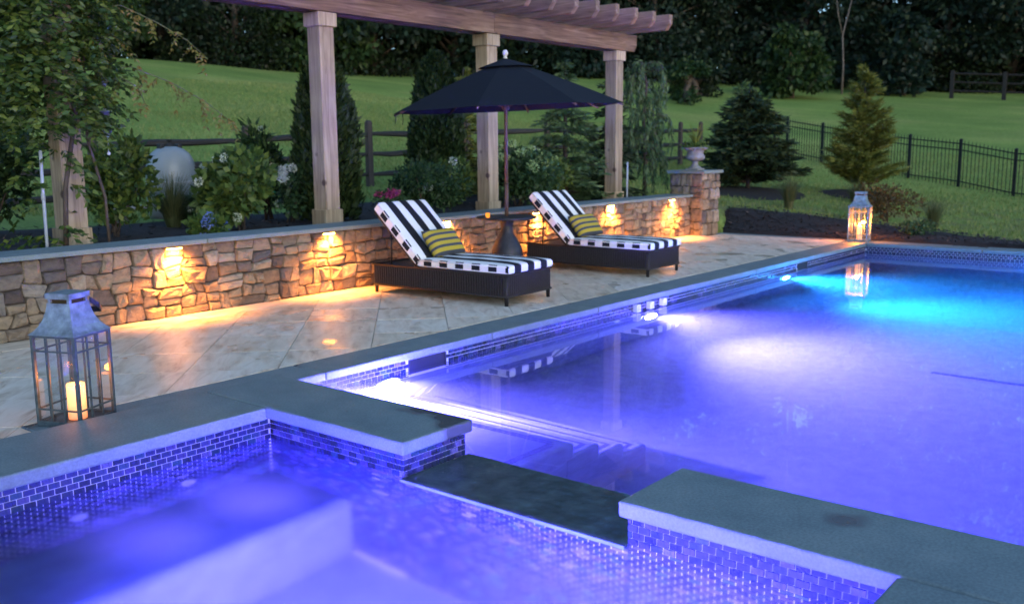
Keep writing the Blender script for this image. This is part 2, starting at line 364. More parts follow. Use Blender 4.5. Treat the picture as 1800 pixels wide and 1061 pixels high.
def Hs(x, y):
    x = np.asarray(x, float); y = np.asarray(y, float); sh = x.shape; p = np.c_[x.ravel(), y.ravel()]
    r = tps(((p[:, None] - CP[None, :, :2]) ** 2).sum(-1)) @ _w[:_n] + np.c_[np.ones(len(p)), p] @ _w[_n:]
    return r.reshape(sh)
def ground(x, y): return float(Hs(np.array([x]), np.array([y]))[0])
XE, YE = 14.06, 7.45
def axis(a, b, brk, fine0, fine1, f, c):
    s = list(np.arange(a, fine0, c)) + list(np.arange(fine0, fine1, f)) + list(np.arange(fine1, b + c, c))
    s = [v for v in s if abs(v - brk) > .12] + [brk - .004, brk + .004]; return np.array(sorted(s))
gx = axis(-60, 110, XE, -2, 30, .5, 3.0); gy = axis(-60, 110, YE, -4, 30, .5, 3.0)
GX, GY = np.meshgrid(gx, gy, indexing='ij'); GZ = Hs(GX, GY)
GZ[(GX < XE) & (GX > -14) & (GY < YE) & (GY > -14)] = -2.9
GZ[(GX > XE) & (GY > 2.4) & (GY < 7.4) & (GX < np.interp(GY, [2.2, 2.8, 3.4, 4.64, 5.57, 6.39, 7.06, 7.5], [14.15, 15.0, 15.5, 15.85, 15.95, 15.75, 15.4, 15.1]) - .45)] -= .3
V = np.stack([GX, GY, GZ], -1).reshape(-1, 3); ny = len(gy)
F = [(i * ny + j, (i + 1) * ny + j, (i + 1) * ny + j + 1, i * ny + j + 1) for i in range(len(gx) - 1) for j in range(ny - 1)]
me = bpy.data.meshes.new('lawn'); me.from_pydata(V.tolist(), [], F); me.update()
tag(link('lawn', me, 'lawn_grass', None, True), 'mown green lawn rising from the pool to the dark wood', 'lawn', kind='structure')

def sheet(name, us, lo, hi, n, swap, mat, dz):
    v = []; f = []
    for u in us:
        for k in range(n + 1):
            t = lo(u) + (hi(u) - lo(u)) * k / n; x, y = (t, u) if swap else (u, t)
            gz = ground(x, y)
            if swap:
                q = min(1, max(0, (x - 14.07) / 1.1)); gz = gz * q * q * (3 - 2 * q)
            v.append((x, y, gz + dz + (0 if 0 < k < n else (-.012 if not swap else (-.045 if k == 0 else -.03))) + random.uniform(-.012, .012) * (0 < k < n)))
    m_ = n + 1
    f = [(i * m_ + k, i * m_ + k + 1, (i + 1) * m_ + k + 1, (i + 1) * m_ + k) for i in range(len(us) - 1) for k in range(n)]
    if not swap: f = [q[::-1] for q in f]
    me = bpy.data.meshes.new(name); me.from_pydata(v, [], f); me.update(); return link(name, me, mat, None, True)
ed = lambda x: 10.6 + .5 * math.sin(x * .8) + (.8 if x < 8 else 0)
tag(sheet('mulch_bed', np.arange(0, 14.01, .25), lambda x: 7.55, ed, 12, False, 'mulch_soil', .025), 'dark mulch bed behind the low stone wall', 'mulch bed', kind='structure')
ye = np.array([2.2, 2.8, 3.4, 4.64, 5.57, 6.39, 7.06, 7.5]); xe = np.array([14.15, 15.0, 15.5, 15.85, 15.95, 15.75, 15.4, 15.1])
ed2 = lambda y: float(np.interp(y, ye, xe))
tag(sheet('mulch_bed', np.arange(2.2, 7.51, .2), lambda y: 14.075, ed2, 8, True, 'mulch_soil', .035), 'black mulch bed past the far end of the pool', 'mulch bed', kind='structure')
def disc_sheet(cx, cy_, r):
    v = [(cx, cy_, ground(cx, cy_) + .06)]; n = 20
    for q in (.6, 1.0):
        for k in range(n):
            a = 2 * math.pi * k / n; x = cx + r * q * math.cos(a) * random.uniform(.93, 1.07); y = cy_ + r * q * math.sin(a); v.append((x, y, ground(x, y) + (.045 if q < 1 else .0)))
    f = [(0, 1 + k, 1 + (k + 1) % n) for k in range(n)] + [(1 + k, 1 + n + k, 1 + n + (k + 1) % n, 1 + (k + 1) % n) for k in range(n)]
    me = bpy.data.meshes.new('mulch_ring'); me.from_pydata(v, [], f); me.update(); return link('mulch_ring', me, 'mulch_soil', None, True)
tag(disc_sheet(17.6, 8.35, 1.15), 'round mulch ring under the dark spruce', 'mulch bed', kind='structure')
tag(disc_sheet(19.2, 6.65, .8), 'round mulch ring under the yellow green pine', 'mulch bed', kind='structure')
# short grass over the nearer lawn
n = 70000
gx_ = 14.2 + 17 * rng.random(n) ** 1.3; gy_ = 1 + 23 * rng.random(n) ** 1.2
ok = ~((gy_ > 2.2) & (gy_ < 7.6) & (gx_ < np.interp(gy_, [2.2, 2.8, 3.4, 4.64, 5.57, 6.39, 7.06, 7.5], [14.15, 15.0, 15.5, 15.85, 15.95, 15.75, 15.4, 15.1]))) & (np.hypot(gx_ - 17.6, gy_ - 8.35) > 1.1) & (np.hypot(gx_ - 19.2, gy_ - 6.65) > .75)
gx_, gy_ = gx_[ok], gy_[ok]; n = len(gx_); gz_ = Hs(gx_, gy_); a_ = rng.random(n) * 6.283; l_ = .035 + .04 * rng.random(n); w_ = .008 + .006 * rng.random(n)
c_, s__ = np.cos(a_), np.sin(a_); ln = rng.normal(0, .02, (2, n))
V = np.stack([np.c_[gx_ - c_ * w_, gy_ - s__ * w_, gz_ - .01], np.c_[gx_ + c_ * w_, gy_ + s__ * w_, gz_ - .01], np.c_[gx_ + ln[0], gy_ + ln[1], gz_ + l_]], 1).reshape(-1, 3)
tag(link('grass', quadmesh('blade', V, 3), 'turf_blade'), 'short grass blades growing over the lawn beyond the pool', 'grass', kind='stuff')
n = 60000
gx_ = 6 + 22 * rng.random(n); gy_ = 11.6 + 22 * rng.random(n) ** 1.2; gz_ = Hs(gx_, gy_); a_ = rng.random(n) * 6.283; l_ = .04 + .05 * rng.random(n); w_ = .010 + .008 * rng.random(n)
c_, s__ = np.cos(a_), np.sin(a_); ln = rng.normal(0, .025, (2, n))
V = np.stack([np.c_[gx_ - c_ * w_, gy_ - s__ * w_, gz_ - .01], np.c_[gx_ + c_ * w_, gy_ + s__ * w_, gz_ - .01], np.c_[gx_ + ln[0], gy_ + ln[1], gz_ + l_]], 1).reshape(-1, 3)
tag(link('grass', quadmesh('blade', V, 3), 'turf_blade'), 'short grass blades growing over the lawn along the rail fence', 'grass', kind='stuff')
# loose chips
def chips(name, n, xy, mat, size, label):
    V = []
    for i in range(n):
        x, y = xy(); z = ground(x, y) + .045
        if x > 14: q_ = min(1, max(0, (x - 14.07) / 1.1)); z = ground(x, y) * q_ * q_ * (3 - 2 * q_) + .05
        a = random.uniform(0, 6.3); L = size * random.uniform(.5, 1.4); W = L * random.uniform(.2, .45)
        c, s = math.cos(a), math.sin(a); t = random.uniform(-.4, .4) * L
        V += [(x - c * L + s * W, y - s * L - c * W, z - t), (x + c * L + s * W, y + s * L - c * W, z + t), (x + c * L - s * W, y + s * L + c * W, z + t), (x - c * L - s * W, y - s * L + c * W, z - t)]
    o = link(name, quadmesh(name, np.array(V), 4), mat); return tag(o, label, 'mulch', kind='stuff')
def xy1():
    x = random.uniform(2.5, 13.3); return x, 7.7 + (ed(x) - 7.8) * random.random() ** 1.5
def xy2():
    y = random.uniform(2.4, 7.4); return random.uniform(14.1, ed2(y)), y
chips('mulch_chips', 3500, xy1, 'mulch_chip', .03, 'loose bark chips scattered over the bed behind the wall')
chips('mulch_chips', 2600, xy2, 'mulch_chip', .03, 'loose bark chips scattered over the bed at the pool end')
chips('fallen_leaves', 160, xy1, 'dead_leaf', .035, 'small dry leaves lying on the bed behind the wall')
chips('fallen_leaves', 50, xy2, 'dead_leaf', .03, 'small dry leaves lying on the bed at the pool end')

# ------------------------------------------------------------------ patio: pavers laid on the diagonal, border course along the wall
Y_COP0, Y_COP1, X_END = 4.627, 4.97, 14.05
deck = MB().prism([(-9, 4.606), (2.078, 4.606), (2.078, 4.985), (13.86, 4.985), (13.86, 7.30), (-9, 7.30)], -.30, -.034).build('patio', 'mortar')
tag(deck, 'travertine patio of large diagonal slabs between wall and pool', 'patio', kind='structure')
def clip(poly, x0, x1, y0, y1):
    for ax, lim, sg in ((0, x0, 1), (0, x1, -1), (1, y0, 1), (1, y1, -1)):
        out = []
        for i in range(len(poly)):
            a, b = poly[i], poly[(i + 1) % len(poly)]; da, db = sg * (a[ax] - lim), sg * (b[ax] - lim)
            if da >= 0: out.append(a)
            if da * db < 0:
                t = da / (da - db); out.append((a[0] + t * (b[0] - a[0]), a[1] + t * (b[1] - a[1])))
        poly = out
        if len(poly) < 3: return []
    return poly
def area(p): return abs(sum(p[i][0] * p[(i + 1) % len(p)][1] - p[(i + 1) % len(p)][0] * p[i][1] for i in range(len(p)))) / 2
def lay(poly):
    cx = sum(p[0] for p in poly) / len(poly); cyy = sum(p[1] for p in poly) / len(poly)
    ca, sa = math.cos(R(45)), math.sin(R(45))
    loc = [((x - cx) * ca + (y - cyy) * sa, -(x - cx) * sa + (y - cyy) * ca) for x, y in poly]
    if sum(loc[k][0] * loc[(k + 1) % len(loc)][1] - loc[(k + 1) % len(loc)][0] * loc[k][1] for k in range(len(loc))) < 0: loc = loc[::-1]
    # shift the local frame so the veining differs from slab to slab
    sx, sy = random.uniform(-20, 20), random.uniform(-20, 20)
    o = MB().prism([(x + sx, y + sy) for x, y in loc], -.03, 0).build('paver', 'travertine', deck)
    o.rotation_euler = (0, 0, R(45)); rr = Matrix.Rotation(R(45), 3, 'Z') @ Vector((sx, sy, 0))
    o.location = (cx - rr.x, cyy - rr.y, random.uniform(-.0012, .0006))
g = .0035; pit = .81
for i in range(-18, 8):
    off = random.choice((0, 0, .03, -.04))
    for j in range(-12, 22):
        a0, a1 = .45 + i * pit + g, .45 + (i + 1) * pit - g; b0, b1 = 9.47 + off + j * pit + g, 9.47 + off + (j + 1) * pit - g
        poly = [((b - a) / 2, (a + b) / 2) for a, b in ((a0, b0), (a0, b1), (a1, b1), (a1, b0))][::-1]
        whole = poly
        for cl in ((-1.5, 13.85, 4.978, 6.955), (-1.5, 2.074, 4.612, 4.9775)):
            poly = clip(whole, *cl)
            if len(poly) >= 3 and area(poly) >= .004: lay(poly)
x = -1.5
while x < 13.4:
    L = random.choice((.6, .75, .9)); x1 = min(x + L, 13.4)
    sx, sy = random.uniform(-20, 20), random.uniform(-20, 20)
    o = MB().box(sx, sx + x1 - x - .006, sy, sy + .30, -.03, 0).build('border_paver', 'travertine', deck); o.location = (x - sx, 6.962 - sy, 0.0005); x = x1

# ------------------------------------------------------------------ pool coping
cop = empty('pool_coping'); tag(cop, 'grey bluestone coping slabs edging the long pool', 'coping', kind='structure')
def slab(par, x0, x1, y0, y1, z0, z1, bev=.011, mat='bluestone', name='coping_slab'):
    cx, cyy = (x0 + x1) / 2, (y0 + y1) / 2
    o = MB().box(x0 - cx, x1 - cx, y0 - cyy, y1 - cyy, z0, z1).build(name, mat, par, False, bev, 3); o.location = (cx, cyy, 0); return o
xs = [2.08, 3.823, 5.45, 6.9, 8.5, 10.1, 11.7, 13.2, 14.05]
for a, b in zip(xs[:-1], xs[1:]): slab(cop, a + .003, b - .003, Y_COP0, Y_COP1, -.055, 0)
ys = [4.624, 3.1, 1.6, .1, -1.4, -2.34]
for a, b in zip(ys[:-1], ys[1:]): slab(cop, 13.71, X_END, b + .003, a - .003, -.055, 0)
xs = [3.46, 5.2, 7, 8.8, 10.6, 12.4, 14.05]
for a, b in zip(xs[:-1], xs[1:]): slab(cop, a + .003, b - .003, -2.68, -2.343, -.055, 0)
tag(MB().box(13.868, 14.052, 4.98, 7.07, -.3, -.0).build('deck_edge', 'bluestone', None, False, .006), 'narrow bluestone edge closing the patio beside the mulch bed', 'edging', kind='structure')

# ------------------------------------------------------------------ pool basin
PX0, PX1, PY0, PY1, WZ = 3.40, 13.74, -2.31, 4.655, -.14
pool = empty('pool_basin'); tag(pool, 'long rectangular swimming pool with pale plaster and entry steps', 'pool', kind='structure')
b = MB()
# floor with break of slope
fl = [(PX0, -1.28), (9.85, -1.33), (12.6, -2.05), (PX1, -2.1)]
for (xa, za), (xb, zb) in zip(fl[:-1], fl[1:]): b.add([(xa, PY0, za), (xb, PY0, zb), (xb, PY1, zb), (xa, PY1, za)], [(0, 1, 2, 3)])
b.build('floor', 'plaster', pool)
for q in ((PX0 - .2, PX1 + .25, PY1, PY1 + .25), (PX1, PX1 + .25, PY0 - .2, PY1 - .001), (PX0, PX1 + .25, PY0 - .25, PY0)): MB().box(*q, -2.4, -.06).build('wall', 'plaster', pool)
def step(x0, x1, z):
    o = MB().box(x0, x1, 2.94 + z * .012, 4.652 + z * .004, -1.3, z).build('step', 'plaster', pool, True, .035, 4); return o
step(3.402, 4.16, -.38)
for k in range(3): step(4.05, 4.41 + .253 * k, -.58 - .2 * k)
# dark tile lines on the step edges
b = MB()
def tl(x0, x1, y0, y1, z):
    b.box(x0, x1, y0, y1, z, z + .004)
n = 40
for k in range(33):
    y = 3.02 + k * .05
    for dx in (0, .027): tl(4.045 + dx, 4.067 + dx, y + (dx > 0) * .02, y + .044 + (dx > 0) * .02, -.38)
for k in range(12):
    x = 3.44 + k * .05
    for dy in (0, .027): tl(x + (dy > 0) * .02, x + .044 + (dy > 0) * .02, 3.0 + dy, 3.022 + dy, -.38)
for s in range(3):
    xs_ = 4.41 + .253 * s; z = -.58 - .2 * s
    for k in range(33):
        y = 3.02 + k * .05; tl(xs_ - .085, xs_ - .065, y, y + .044, z)
    for k in range(3): tl(xs_ - .2 + k * .045, xs_ - .16 + k * .045, 3.0, 3.02, z)
o = b.build('step_trim_tiles', 'plaster_trim_tile', pool); o['kind'] = 'stuff'
b = MB()
for k in range(60): b.box(7.90, 7.95, 2.1 - k * .07 - .066, 2.1 - k * .07, -1.33, -1.305)
o = b.build('floor_line_tiles', 'plaster_trim_tile', pool); o['kind'] = 'stuff'
# waterline tile band: grout strip and tiles
MB().box(PX0 + .01, PX1 - .008, PY1 - .006, PY1 - .001, -.30, -.056).build('tile_grout', 'grout', pool); MB().box(PX1 - .006, PX1 - .001, PY0 + .01, PY1 - .008, -.30, -.056).build('tile_grout', 'grout', pool)
TW, TH, GAP, GV = .054, .0285, .0042, .0062
b = MB()
SK = [(4.58, 4.93), (11.33, 11.6)]
def in_skim(xa, xb): return any(xb > s0 and xa < s1 for s0, s1 in SK)
for r in range(8):
    z1 = -.058 - r * TH
    k = 0; x = PX0 + .012 + (TW / 2 if r % 2 else 0)
    while x < PX1 - .02:
        if not in_skim(x, x + TW): b.box(x, x + TW - GV, PY1 - .0105, PY1 - .006, z1 - TH + GAP, z1)
        x += TW
    y = PY1 - .012 - (TW / 2 if r % 2 else 0)
    while y > PY0 + .1:
        b.box(PX1 - .0105, PX1 - .006, y - TW + GV, y, z1 - TH + GAP, z1); y -= TW
o = b.build('waterline_tiles', 'glass_tile_field', pool); o['kind'] = 'stuff'
for s0, s1 in SK:
    sk = empty('skimmer_opening', ((s0 + s1) / 2, PY1 - .004, -.06)); sk.parent = pool; hw = (s1 - s0) / 2
    MB().box(-hw, hw, -.010, .0, -.16, -.0).build('mouth', 'black_plastic', sk)
    for q in ((-hw - .012, -hw), (hw, hw + .012)): MB().box(q[0], q[1], -.016, 0, -.165, .0).build('frame_edge', 'black_plastic', sk)
# pool lamps on the deck side wall
def pool_lamp(x, y, z, mat, label, rz=0, r=.095, power=1200, tint=(.085, .068, 1.0), cone=150, down=14, yaw=0):
    e = empty('pool_light', (x, y, z), rz); tag(e, label, 'pool light', 'round underwater pool lights')
    m_ = MB(); n = 28
    m_.add([(r * math.cos(2 * math.pi * k / n), -.022 - .012 * 0, r * math.sin(2 * math.pi * k / n)) for k in range(n)], [tuple(range(n))])
    m_.build('lens', mat, e)
    q = MB(); prof = [(r + .002, -.024), (r + .02, -.026), (r + .026, -.01), (r + .026, .0)]
    v = [(rr * math.cos(2 * math.pi * k / n), yy, rr * math.sin(2 * math.pi * k / n)) for rr, yy in prof for k in range(n)]
    q.add(v, [(i * n + k, (i + 1) * n + k, (i + 1) * n + (k + 1) % n, i * n + (k + 1) % n) for i in range(3) for k in range(n)]); q.build('trim_ring', 'fitting_plastic', e, True)
    l = bpy.data.lights.new('pool_beam', 'SPOT'); l.energy = power; l.color = tint; l.spot_size = R(cone); l.spot_blend = 1.0; l.shadow_soft_size = .05
    lo = bpy.data.objects.new('pool_beam', l); col.objects.link(lo); lo.parent = e; lo.location = (0, -.085, 0); lo.rotation_euler = Vector((math.sin(R(yaw)) * math.cos(R(down)), -math.cos(R(yaw)) * math.cos(R(down)), -math.sin(R(down)))).to_track_quat('-Z', 'Y').to_euler()
    return e
pool_lamp(4.37, PY1 - .001, -.285, 'pool_lamp_violet', 'violet white underwater lamp beside the pool entry steps', 0, .085, 2800, (.115, .092, 1), 174, 5, -32)
pool_lamp(7.80, PY1 - .001, -.52, 'pool_lamp_violet', 'violet white underwater lamp below the three square spouts', 0, .105, 6000, (.10, .08, 1.0), 118, -2)
pool_lamp(10.95, PY1 - .001, -.52, 'pool_lamp_cyan', 'blue white underwater lamp near the deep end', 0, .105, 4600, (.012, .27, 1.0), 120, -1)
# three square spouts above the water and round fittings below it
for k, x in enumerate((7.53, 7.77, 8.01)):
    e = empty('wall_spout', (x, PY1 - .006, -.098)); tag(e, ['square pale spout above the water, closest to the spa', 'square pale spout above the water, middle of three', 'square pale spout above the water, closest to the deep end'][k], 'spout', 'square spouts in the pool tile band')
    q = MB(); t_ = .008; s_ = .034
    q.box(-s_, s_, -.05, 0, s_ - t_, s_); q.box(-s_, s_, -.05, 0, -s_, -s_ + t_); q.box(-s_, -s_ + t_, -.05, 0, -s_ + t_, s_ - t_); q.box(s_ - t_, s_, -.05, 0, -s_ + t_, s_ - t_); q.build('box', 'fitting_plastic', e, False, .002)
    MB().box(-s_ + t_, s_ - t_, -.02, -.004, -s_ + t_, s_ - t_).build('throat', 'fitting_plastic', e)
def ring(x, z, label, y=PY1 - .004, r=.045):
    e = MB(); n = 20; prof = [(r * .45, -.012), (r * .6, -.022), (r, -.012), (r, 0.0)]
    v = [(rr * math.cos(2 * math.pi * k / n), yy, rr * math.sin(2 * math.pi * k / n)) for rr, yy in prof for k in range(n)]
    e.add(v, [(i * n + k, (i + 1) * n + k, (i + 1) * n + (k + 1) % n, i * n + (k + 1) % n) for i in range(3) for k in range(n)] + [tuple(range(n))])
    o = e.build('return_fitting', 'fitting_plastic' if y > 4.5 else 'jet_plastic', None, True); o.location = (x, y, z); return tag(o, label, 'pool fitting', 'round return fittings under the water')
ring(7.22, -.33, 'small round return fitting under water, apart from the row of three')
for k, x in enumerate((7.50, 7.74, 7.98)): ring(x, -.30, 'round return fitting under water below the %s square spout' % ('first', 'middle', 'last')[k])
def water_body(name, x0, x1, y0, y1, z0, z1, surf, dens, label):
    """closed body of water: refracting top, clear sides buried in the basin, faint scattering inside"""
    o = MB().box(x0, x1, y0, y1, z0, z1).build(name, surf); me = o.data
    if dens:
        t = M[surf].node_tree; vs = N(t, 'ShaderNodeVolumeScatter', Density=dens, Anisotropy=.25); vs.inputs[0].default_value = (.9, .95, 1, 1); t.links.new(vs.outputs[0], t.nodes['Material Output'].inputs['Volume'])
        cl, ct, cb = newmat(name + '_side'); ct.nodes.remove(cb); tr = N(ct, 'ShaderNodeBsdfTransparent'); ct.links.new(tr.outputs[0], ct.nodes['Material Output'].inputs[0])
        v2 = N(ct, 'ShaderNodeVolumeScatter', Density=dens, Anisotropy=.25); v2.inputs[0].default_value = (.9, .95, 1, 1); ct.links.new(v2.outputs[0], ct.nodes['Material Output'].inputs['Volume'])
        me.materials.append(cl)
        for k, p in enumerate(me.polygons): p.material_index = 0 if k == 1 else 1
    return tag(o, label, 'water', kind='structure')
water_body('pool_water', PX0 - .02, PX1 + .02, PY0 - .02, PY1 + .02, -2.35, WZ, 'pool_water_surface', .038, 'still violet and blue lit water of the long pool')

# ------------------------------------------------------------------ spa
SX0, SX1, SY0, SY1, SW = .70, 2.97, .81, 4.07, -.112
ST = .066
spa = empty('spa_basin'); tag(spa, 'raised square spa lined with small glass tiles beside the pool', 'spa', kind='structure')
MB().box(SX0, SX1, SY0, SY1, -1.45, -1.25).build('floor', 'spa_plaster', spa)
MB().box(SX0 - .04, SX1 + .05, 3.44, SY1 + .05, -1.30, -.64).build('bench', 'spa_plaster', spa, True, .075, 6)
for q in ((3.078, 4.60, 0.0), (-2.31, 1.85, 0.0), (1.8501, 3.0779, -.158)): MB().box(SX1 + .006, PX0, q[0], q[1], -1.45, q[2]).build('pool_side_wall', 'grout', spa)
MB().box(SX0 - .3, SX1 + .006, SY1 + .006, 4.595, -1.45, 0.0).build('deck_side_wall', 'grout', spa)
MB().box(SX0 - .45, SX0, SY0 - .4, SY1 + .006, -1.45, 0).build('near_wall', 'grout', spa); MB().box(SX0 + .0, SX1 + .006, SY0 - .4, SY0, -1.45, 0).build('near_wall', 'grout', spa)
# slabs
cp = empty('spa_coping'); tag(cp, 'thick bluestone coping slabs capping the raised spa', 'coping', kind='structure')
slab(cp, -1.0, 1.25, 4.04, 4.605, 0.001, ST, .012); slab(cp, 1.256, 2.932, 4.04, 4.605, 0.001, ST, .012)
slab(cp, 2.942, 3.43, 3.045, 4.605, 0.001, ST, .012)
slab(cp, 2.938, 3.43, -2.30, 1.878, 0.001, ST, .012)
slab(cp, .45, 2.932, .35, .842, 0.001, ST, .012); slab(cp, .2, .73, .848, 4.034, 0.001, ST, .012)
sp = MB().box(2.945, 3.432, 1.853, 3.075, -.157, -.116).build('spillway_slab', 'wet_bluestone', cp, False, .006)
# running water sheet on the spillway
nx, nyy = 30, 72
v = []; f = []
for i in range(nx + 1):
    for j in range(nyy + 1):
        x = 2.952 + .47 * i / nx; y = 1.856 + 1.216 * j / nyy; v.append((x, y, -.1125 + random.gauss(0, .0011) + .0009 * math.sin(x * 90 + 3 * math.sin(y * 23)) * math.sin(y * 61 + x * 13)))
f = [(i * (nyy + 1) + j, (i + 1) * (nyy + 1) + j, (i + 1) * (nyy + 1) + j + 1, i * (nyy + 1) + j + 1) for i in range(nx) for j in range(nyy)]
me = bpy.data.meshes.new('spill_water'); me.from_pydata(v, [], f); me.update()
tag(link('spill_water', me, 'spill_water_surface', None, True), 'thin rippling sheet of water over the spillway slab', 'water', kind='structure')
water_body('spa_water', SX0 - .02, 2.9715, SY0 - .02, SY1 + .02, -1.44, SW, 'spa_water_surface', .03, 'violet lit water filling the spa')
# tiles: singled out above the water, joined below
tme = {}
def tile_x(y0, y1, z0, z1, field):   # on the wall facing -x
    if field is not None: field.box(SX1 - .001, SX1 + .006, y0, y1, z0, z1); return
    put(y1 - y0, z1 - z0, (SX1 + .006, (y0 + y1) / 2, (z0 + z1) / 2), R(90))
def put(w_, h_, loc, rz):
    key = (round(w_, 4), round(h_, 4))
    if key not in tme:
        q = MB().box(-w_ / 2, w_ / 2, 0, .007, -h_ / 2, h_ / 2); mm = q.mesh('tile'); mm.materials.append(M['glass_tile']); tme[key] = mm
    o = bpy.data.objects.new('tile', tme[key]); col.objects.link(o); o.parent = spa; o.location = loc; o.rotation_euler = (0, 0, rz); return o
def rows(a0, a1, ztop, zbot, single_rows):
    out = []; r = 0; z = ztop
    while z - TH > zbot:
        a = a0 - (TW / 2 if r % 2 else 0)
        while a < a1:
            l, h = max(a, a0), min(a + TW - GV, a1)
            if h - l > .008: out.append((l, h, z - TH + GAP, z, r < single_rows))
            a += TW
        z -= TH; r += 1
    return out
fld = MB(); cnt = 0
for (y0, y1, zt, sr) in ((3.078, SY1 - .002, -.003, 4), (SY0, 1.85, -.003, 4), (1.8502, 3.0778, -.160, 0)):
    for l, h, z0, z1, s in rows(y0, y1, zt, -1.25, sr):
        if s and cnt < 300: put(h - l, z1 - z0, (SX1 + .006, (l + h) / 2, (z0 + z1) / 2), R(90)); cnt += 1
        else: fld.box(SX1 - .001, SX1 + .006, l, h, z0, z1)
for l, h, z0, z1, s in rows(.75, SX1 - .001, -.003, -.68, 4):
    if s and l > 1.55 and cnt < 290: put(h - l, z1 - z0, ((l + h) / 2, SY1 + .006, (z0 + z1) / 2), R(180)); cnt += 1
    else: fld.box(l, h, SY1 - .001, SY1 + .006, z0, z1)
for l, h, z0, z1, s in rows(SX1 + .002, PX0 - .002, -.003, -.118, 4):   # end face beside the spillway
    if cnt < 330: put(h - l, z1 - z0, ((l + h) / 2, 3.078, (z0 + z1) / 2), R(180)); cnt += 1
o = fld.build('tile_field', 'glass_tile_field', spa); o['kind'] = 'stuff'
# jets and lamp
for k, x in enumerate((1.92, 2.47)):
    o = ring(x, -.40, ['round white spa jet in the tiled wall, farther from the spa corner', 'round white spa jet in the tiled wall, nearer the spa corner'][k], SY1 - .002, .04); o.name = 'spa_jet'; o['category'] = 'spa jet'; o['group'] = 'spa jets under the water'
def plume(x, label):
    v = []; f = []; n_, m_ = 14, 8
    q = MB().lathe([(math.sin(math.pi * k / m_) * .5 + .0005, -.5 * math.cos(math.pi * k / m_)) for k in range(m_ + 1)], n_)
    o = q.build('bubbles', None); mt = M.get('bubble_cloud')
    if mt is None:
        mt, t, b = newmat('bubble_cloud'); t.nodes.remove(b)
        tr = N(t, 'ShaderNodeBsdfTransparent'); t.links.new(tr.outputs[0], t.nodes['Material Output'].inputs[0])
        tc = N(t, 'ShaderNodeTexCoord'); ln = N(t, 'ShaderNodeVectorMath', operation='LENGTH'); t.links.new(tc.outputs['Object'], ln.inputs[0])
        mr = N(t, 'ShaderNodeMapRange'); mr.inputs[1].default_value = .5; mr.inputs[2].default_value = .05; mr.inputs[3].default_value = 0; mr.inputs[4].default_value = 1.5; t.links.new(ln.outputs['Value'], mr.inputs[0])
        vs = N(t, 'ShaderNodeVolumeScatter'); vs.inputs[0].default_value = (.95, .96, 1, 1); t.links.new(mr.outputs[0], vs.inputs['Density']); t.links.new(vs.outputs[0], t.nodes['Material Output'].inputs['Volume'])
    o.data.materials.append(mt)
    o.location = (x + .10, SY1 - .34, -.44); o.scale = (.66, .78, .28); o.rotation_euler = (0, 0, R(12))
    return tag(o, label, 'bubbles', kind='stuff')
plume(1.92, 'cloud of fine bubbles from the spa jet farther from the corner')
plume(2.47, 'cloud of fine bubbles from the spa jet nearer the corner')
pool_lamp(SX0 + .001, 1.9, -.58, 'spa_lamp_violet', 'violet underwater lamp in the near wall of the spa', R(90), .085, 3500, (.115, .095, 1.0), 122, 3, 10)

# ------------------------------------------------------------------ stone wall
WY = 7.274; WTOP = .637; CAPB = .597
def warp(x, z):
    return (x + .013 * math.sin(x * 9.1 + z * 17.3 + 1.3) + .012 * math.sin(x * 23 - z * 31 + .4), z + (.010 * math.sin(x * 13.7 + z * 7.1) + .009 * math.sin(x * 29 + z * 19 + 2.1)) * min(1, z * 6, max(0, (CAPB - z) * 6)))
def stone_mesh(w_, h_, depth, jit=.22, at=None):
    """irregular roughly faced stone, local x along the wall, z up, front toward -y"""
    n = 8; hw, hh = w_ / 2, h_ / 2
    cut = min(hw, hh) * random.uniform(.08, .32)
    ring0 = [(-hw + cut, -hh), (hw - cut, -hh), (hw, -hh + cut), (hw, hh - cut), (hw - cut, hh), (-hw + cut, hh), (-hw, hh - cut), (-hw, -hh + cut)]
    j = min(w_, h_) * jit * .3
    ring0 = [(x - math.copysign(random.random() * j, x), z - math.copysign(random.random() * j, z)) for x, z in ring0]
    if at is not None:
        rr_ = []
        for x, z in ring0:
            a_, b_ = warp(x + at[0], z + at[1]); rr_.append((a_ - at[0], b_ - at[1]))
        ring0 = rr_
    v = [(x, .03, z) for x, z in ring0] + [(x, -depth * .45, z) for x, z in ring0]
    v += [(x * .93 + random.gauss(0, .003), -depth * random.uniform(.7, 1.1), z * .90 + random.gauss(0, .003)) for x, z in ring0]
    v += [(x * .5, -depth * random.uniform(.7, 1.45), z * .5) for x, z in ring0[::2]]
    f = []
    for a in (0, 8):
        f += [(a + k, a + (k + 1) % 8, a + 8 + (k + 1) % 8, a + 8 + k) for k in range(8)]
    for k in range(4):
        a0, a1, a2 = 16 + 2 * k, 16 + (2 * k + 1) % 8, 16 + (2 * k + 2) % 8; c0, c1 = 24 + k, 24 + (k + 1) % 4
        f += [(a0, a1, c0), (a1, c1, c0), (a1, a2, c1)]
    f.append((24, 25, 26, 27))
    me = bpy.data.meshes.new('stone'); me.from_pydata(v, [], f); me.update(); me.materials.append(M['fieldstone']); return me
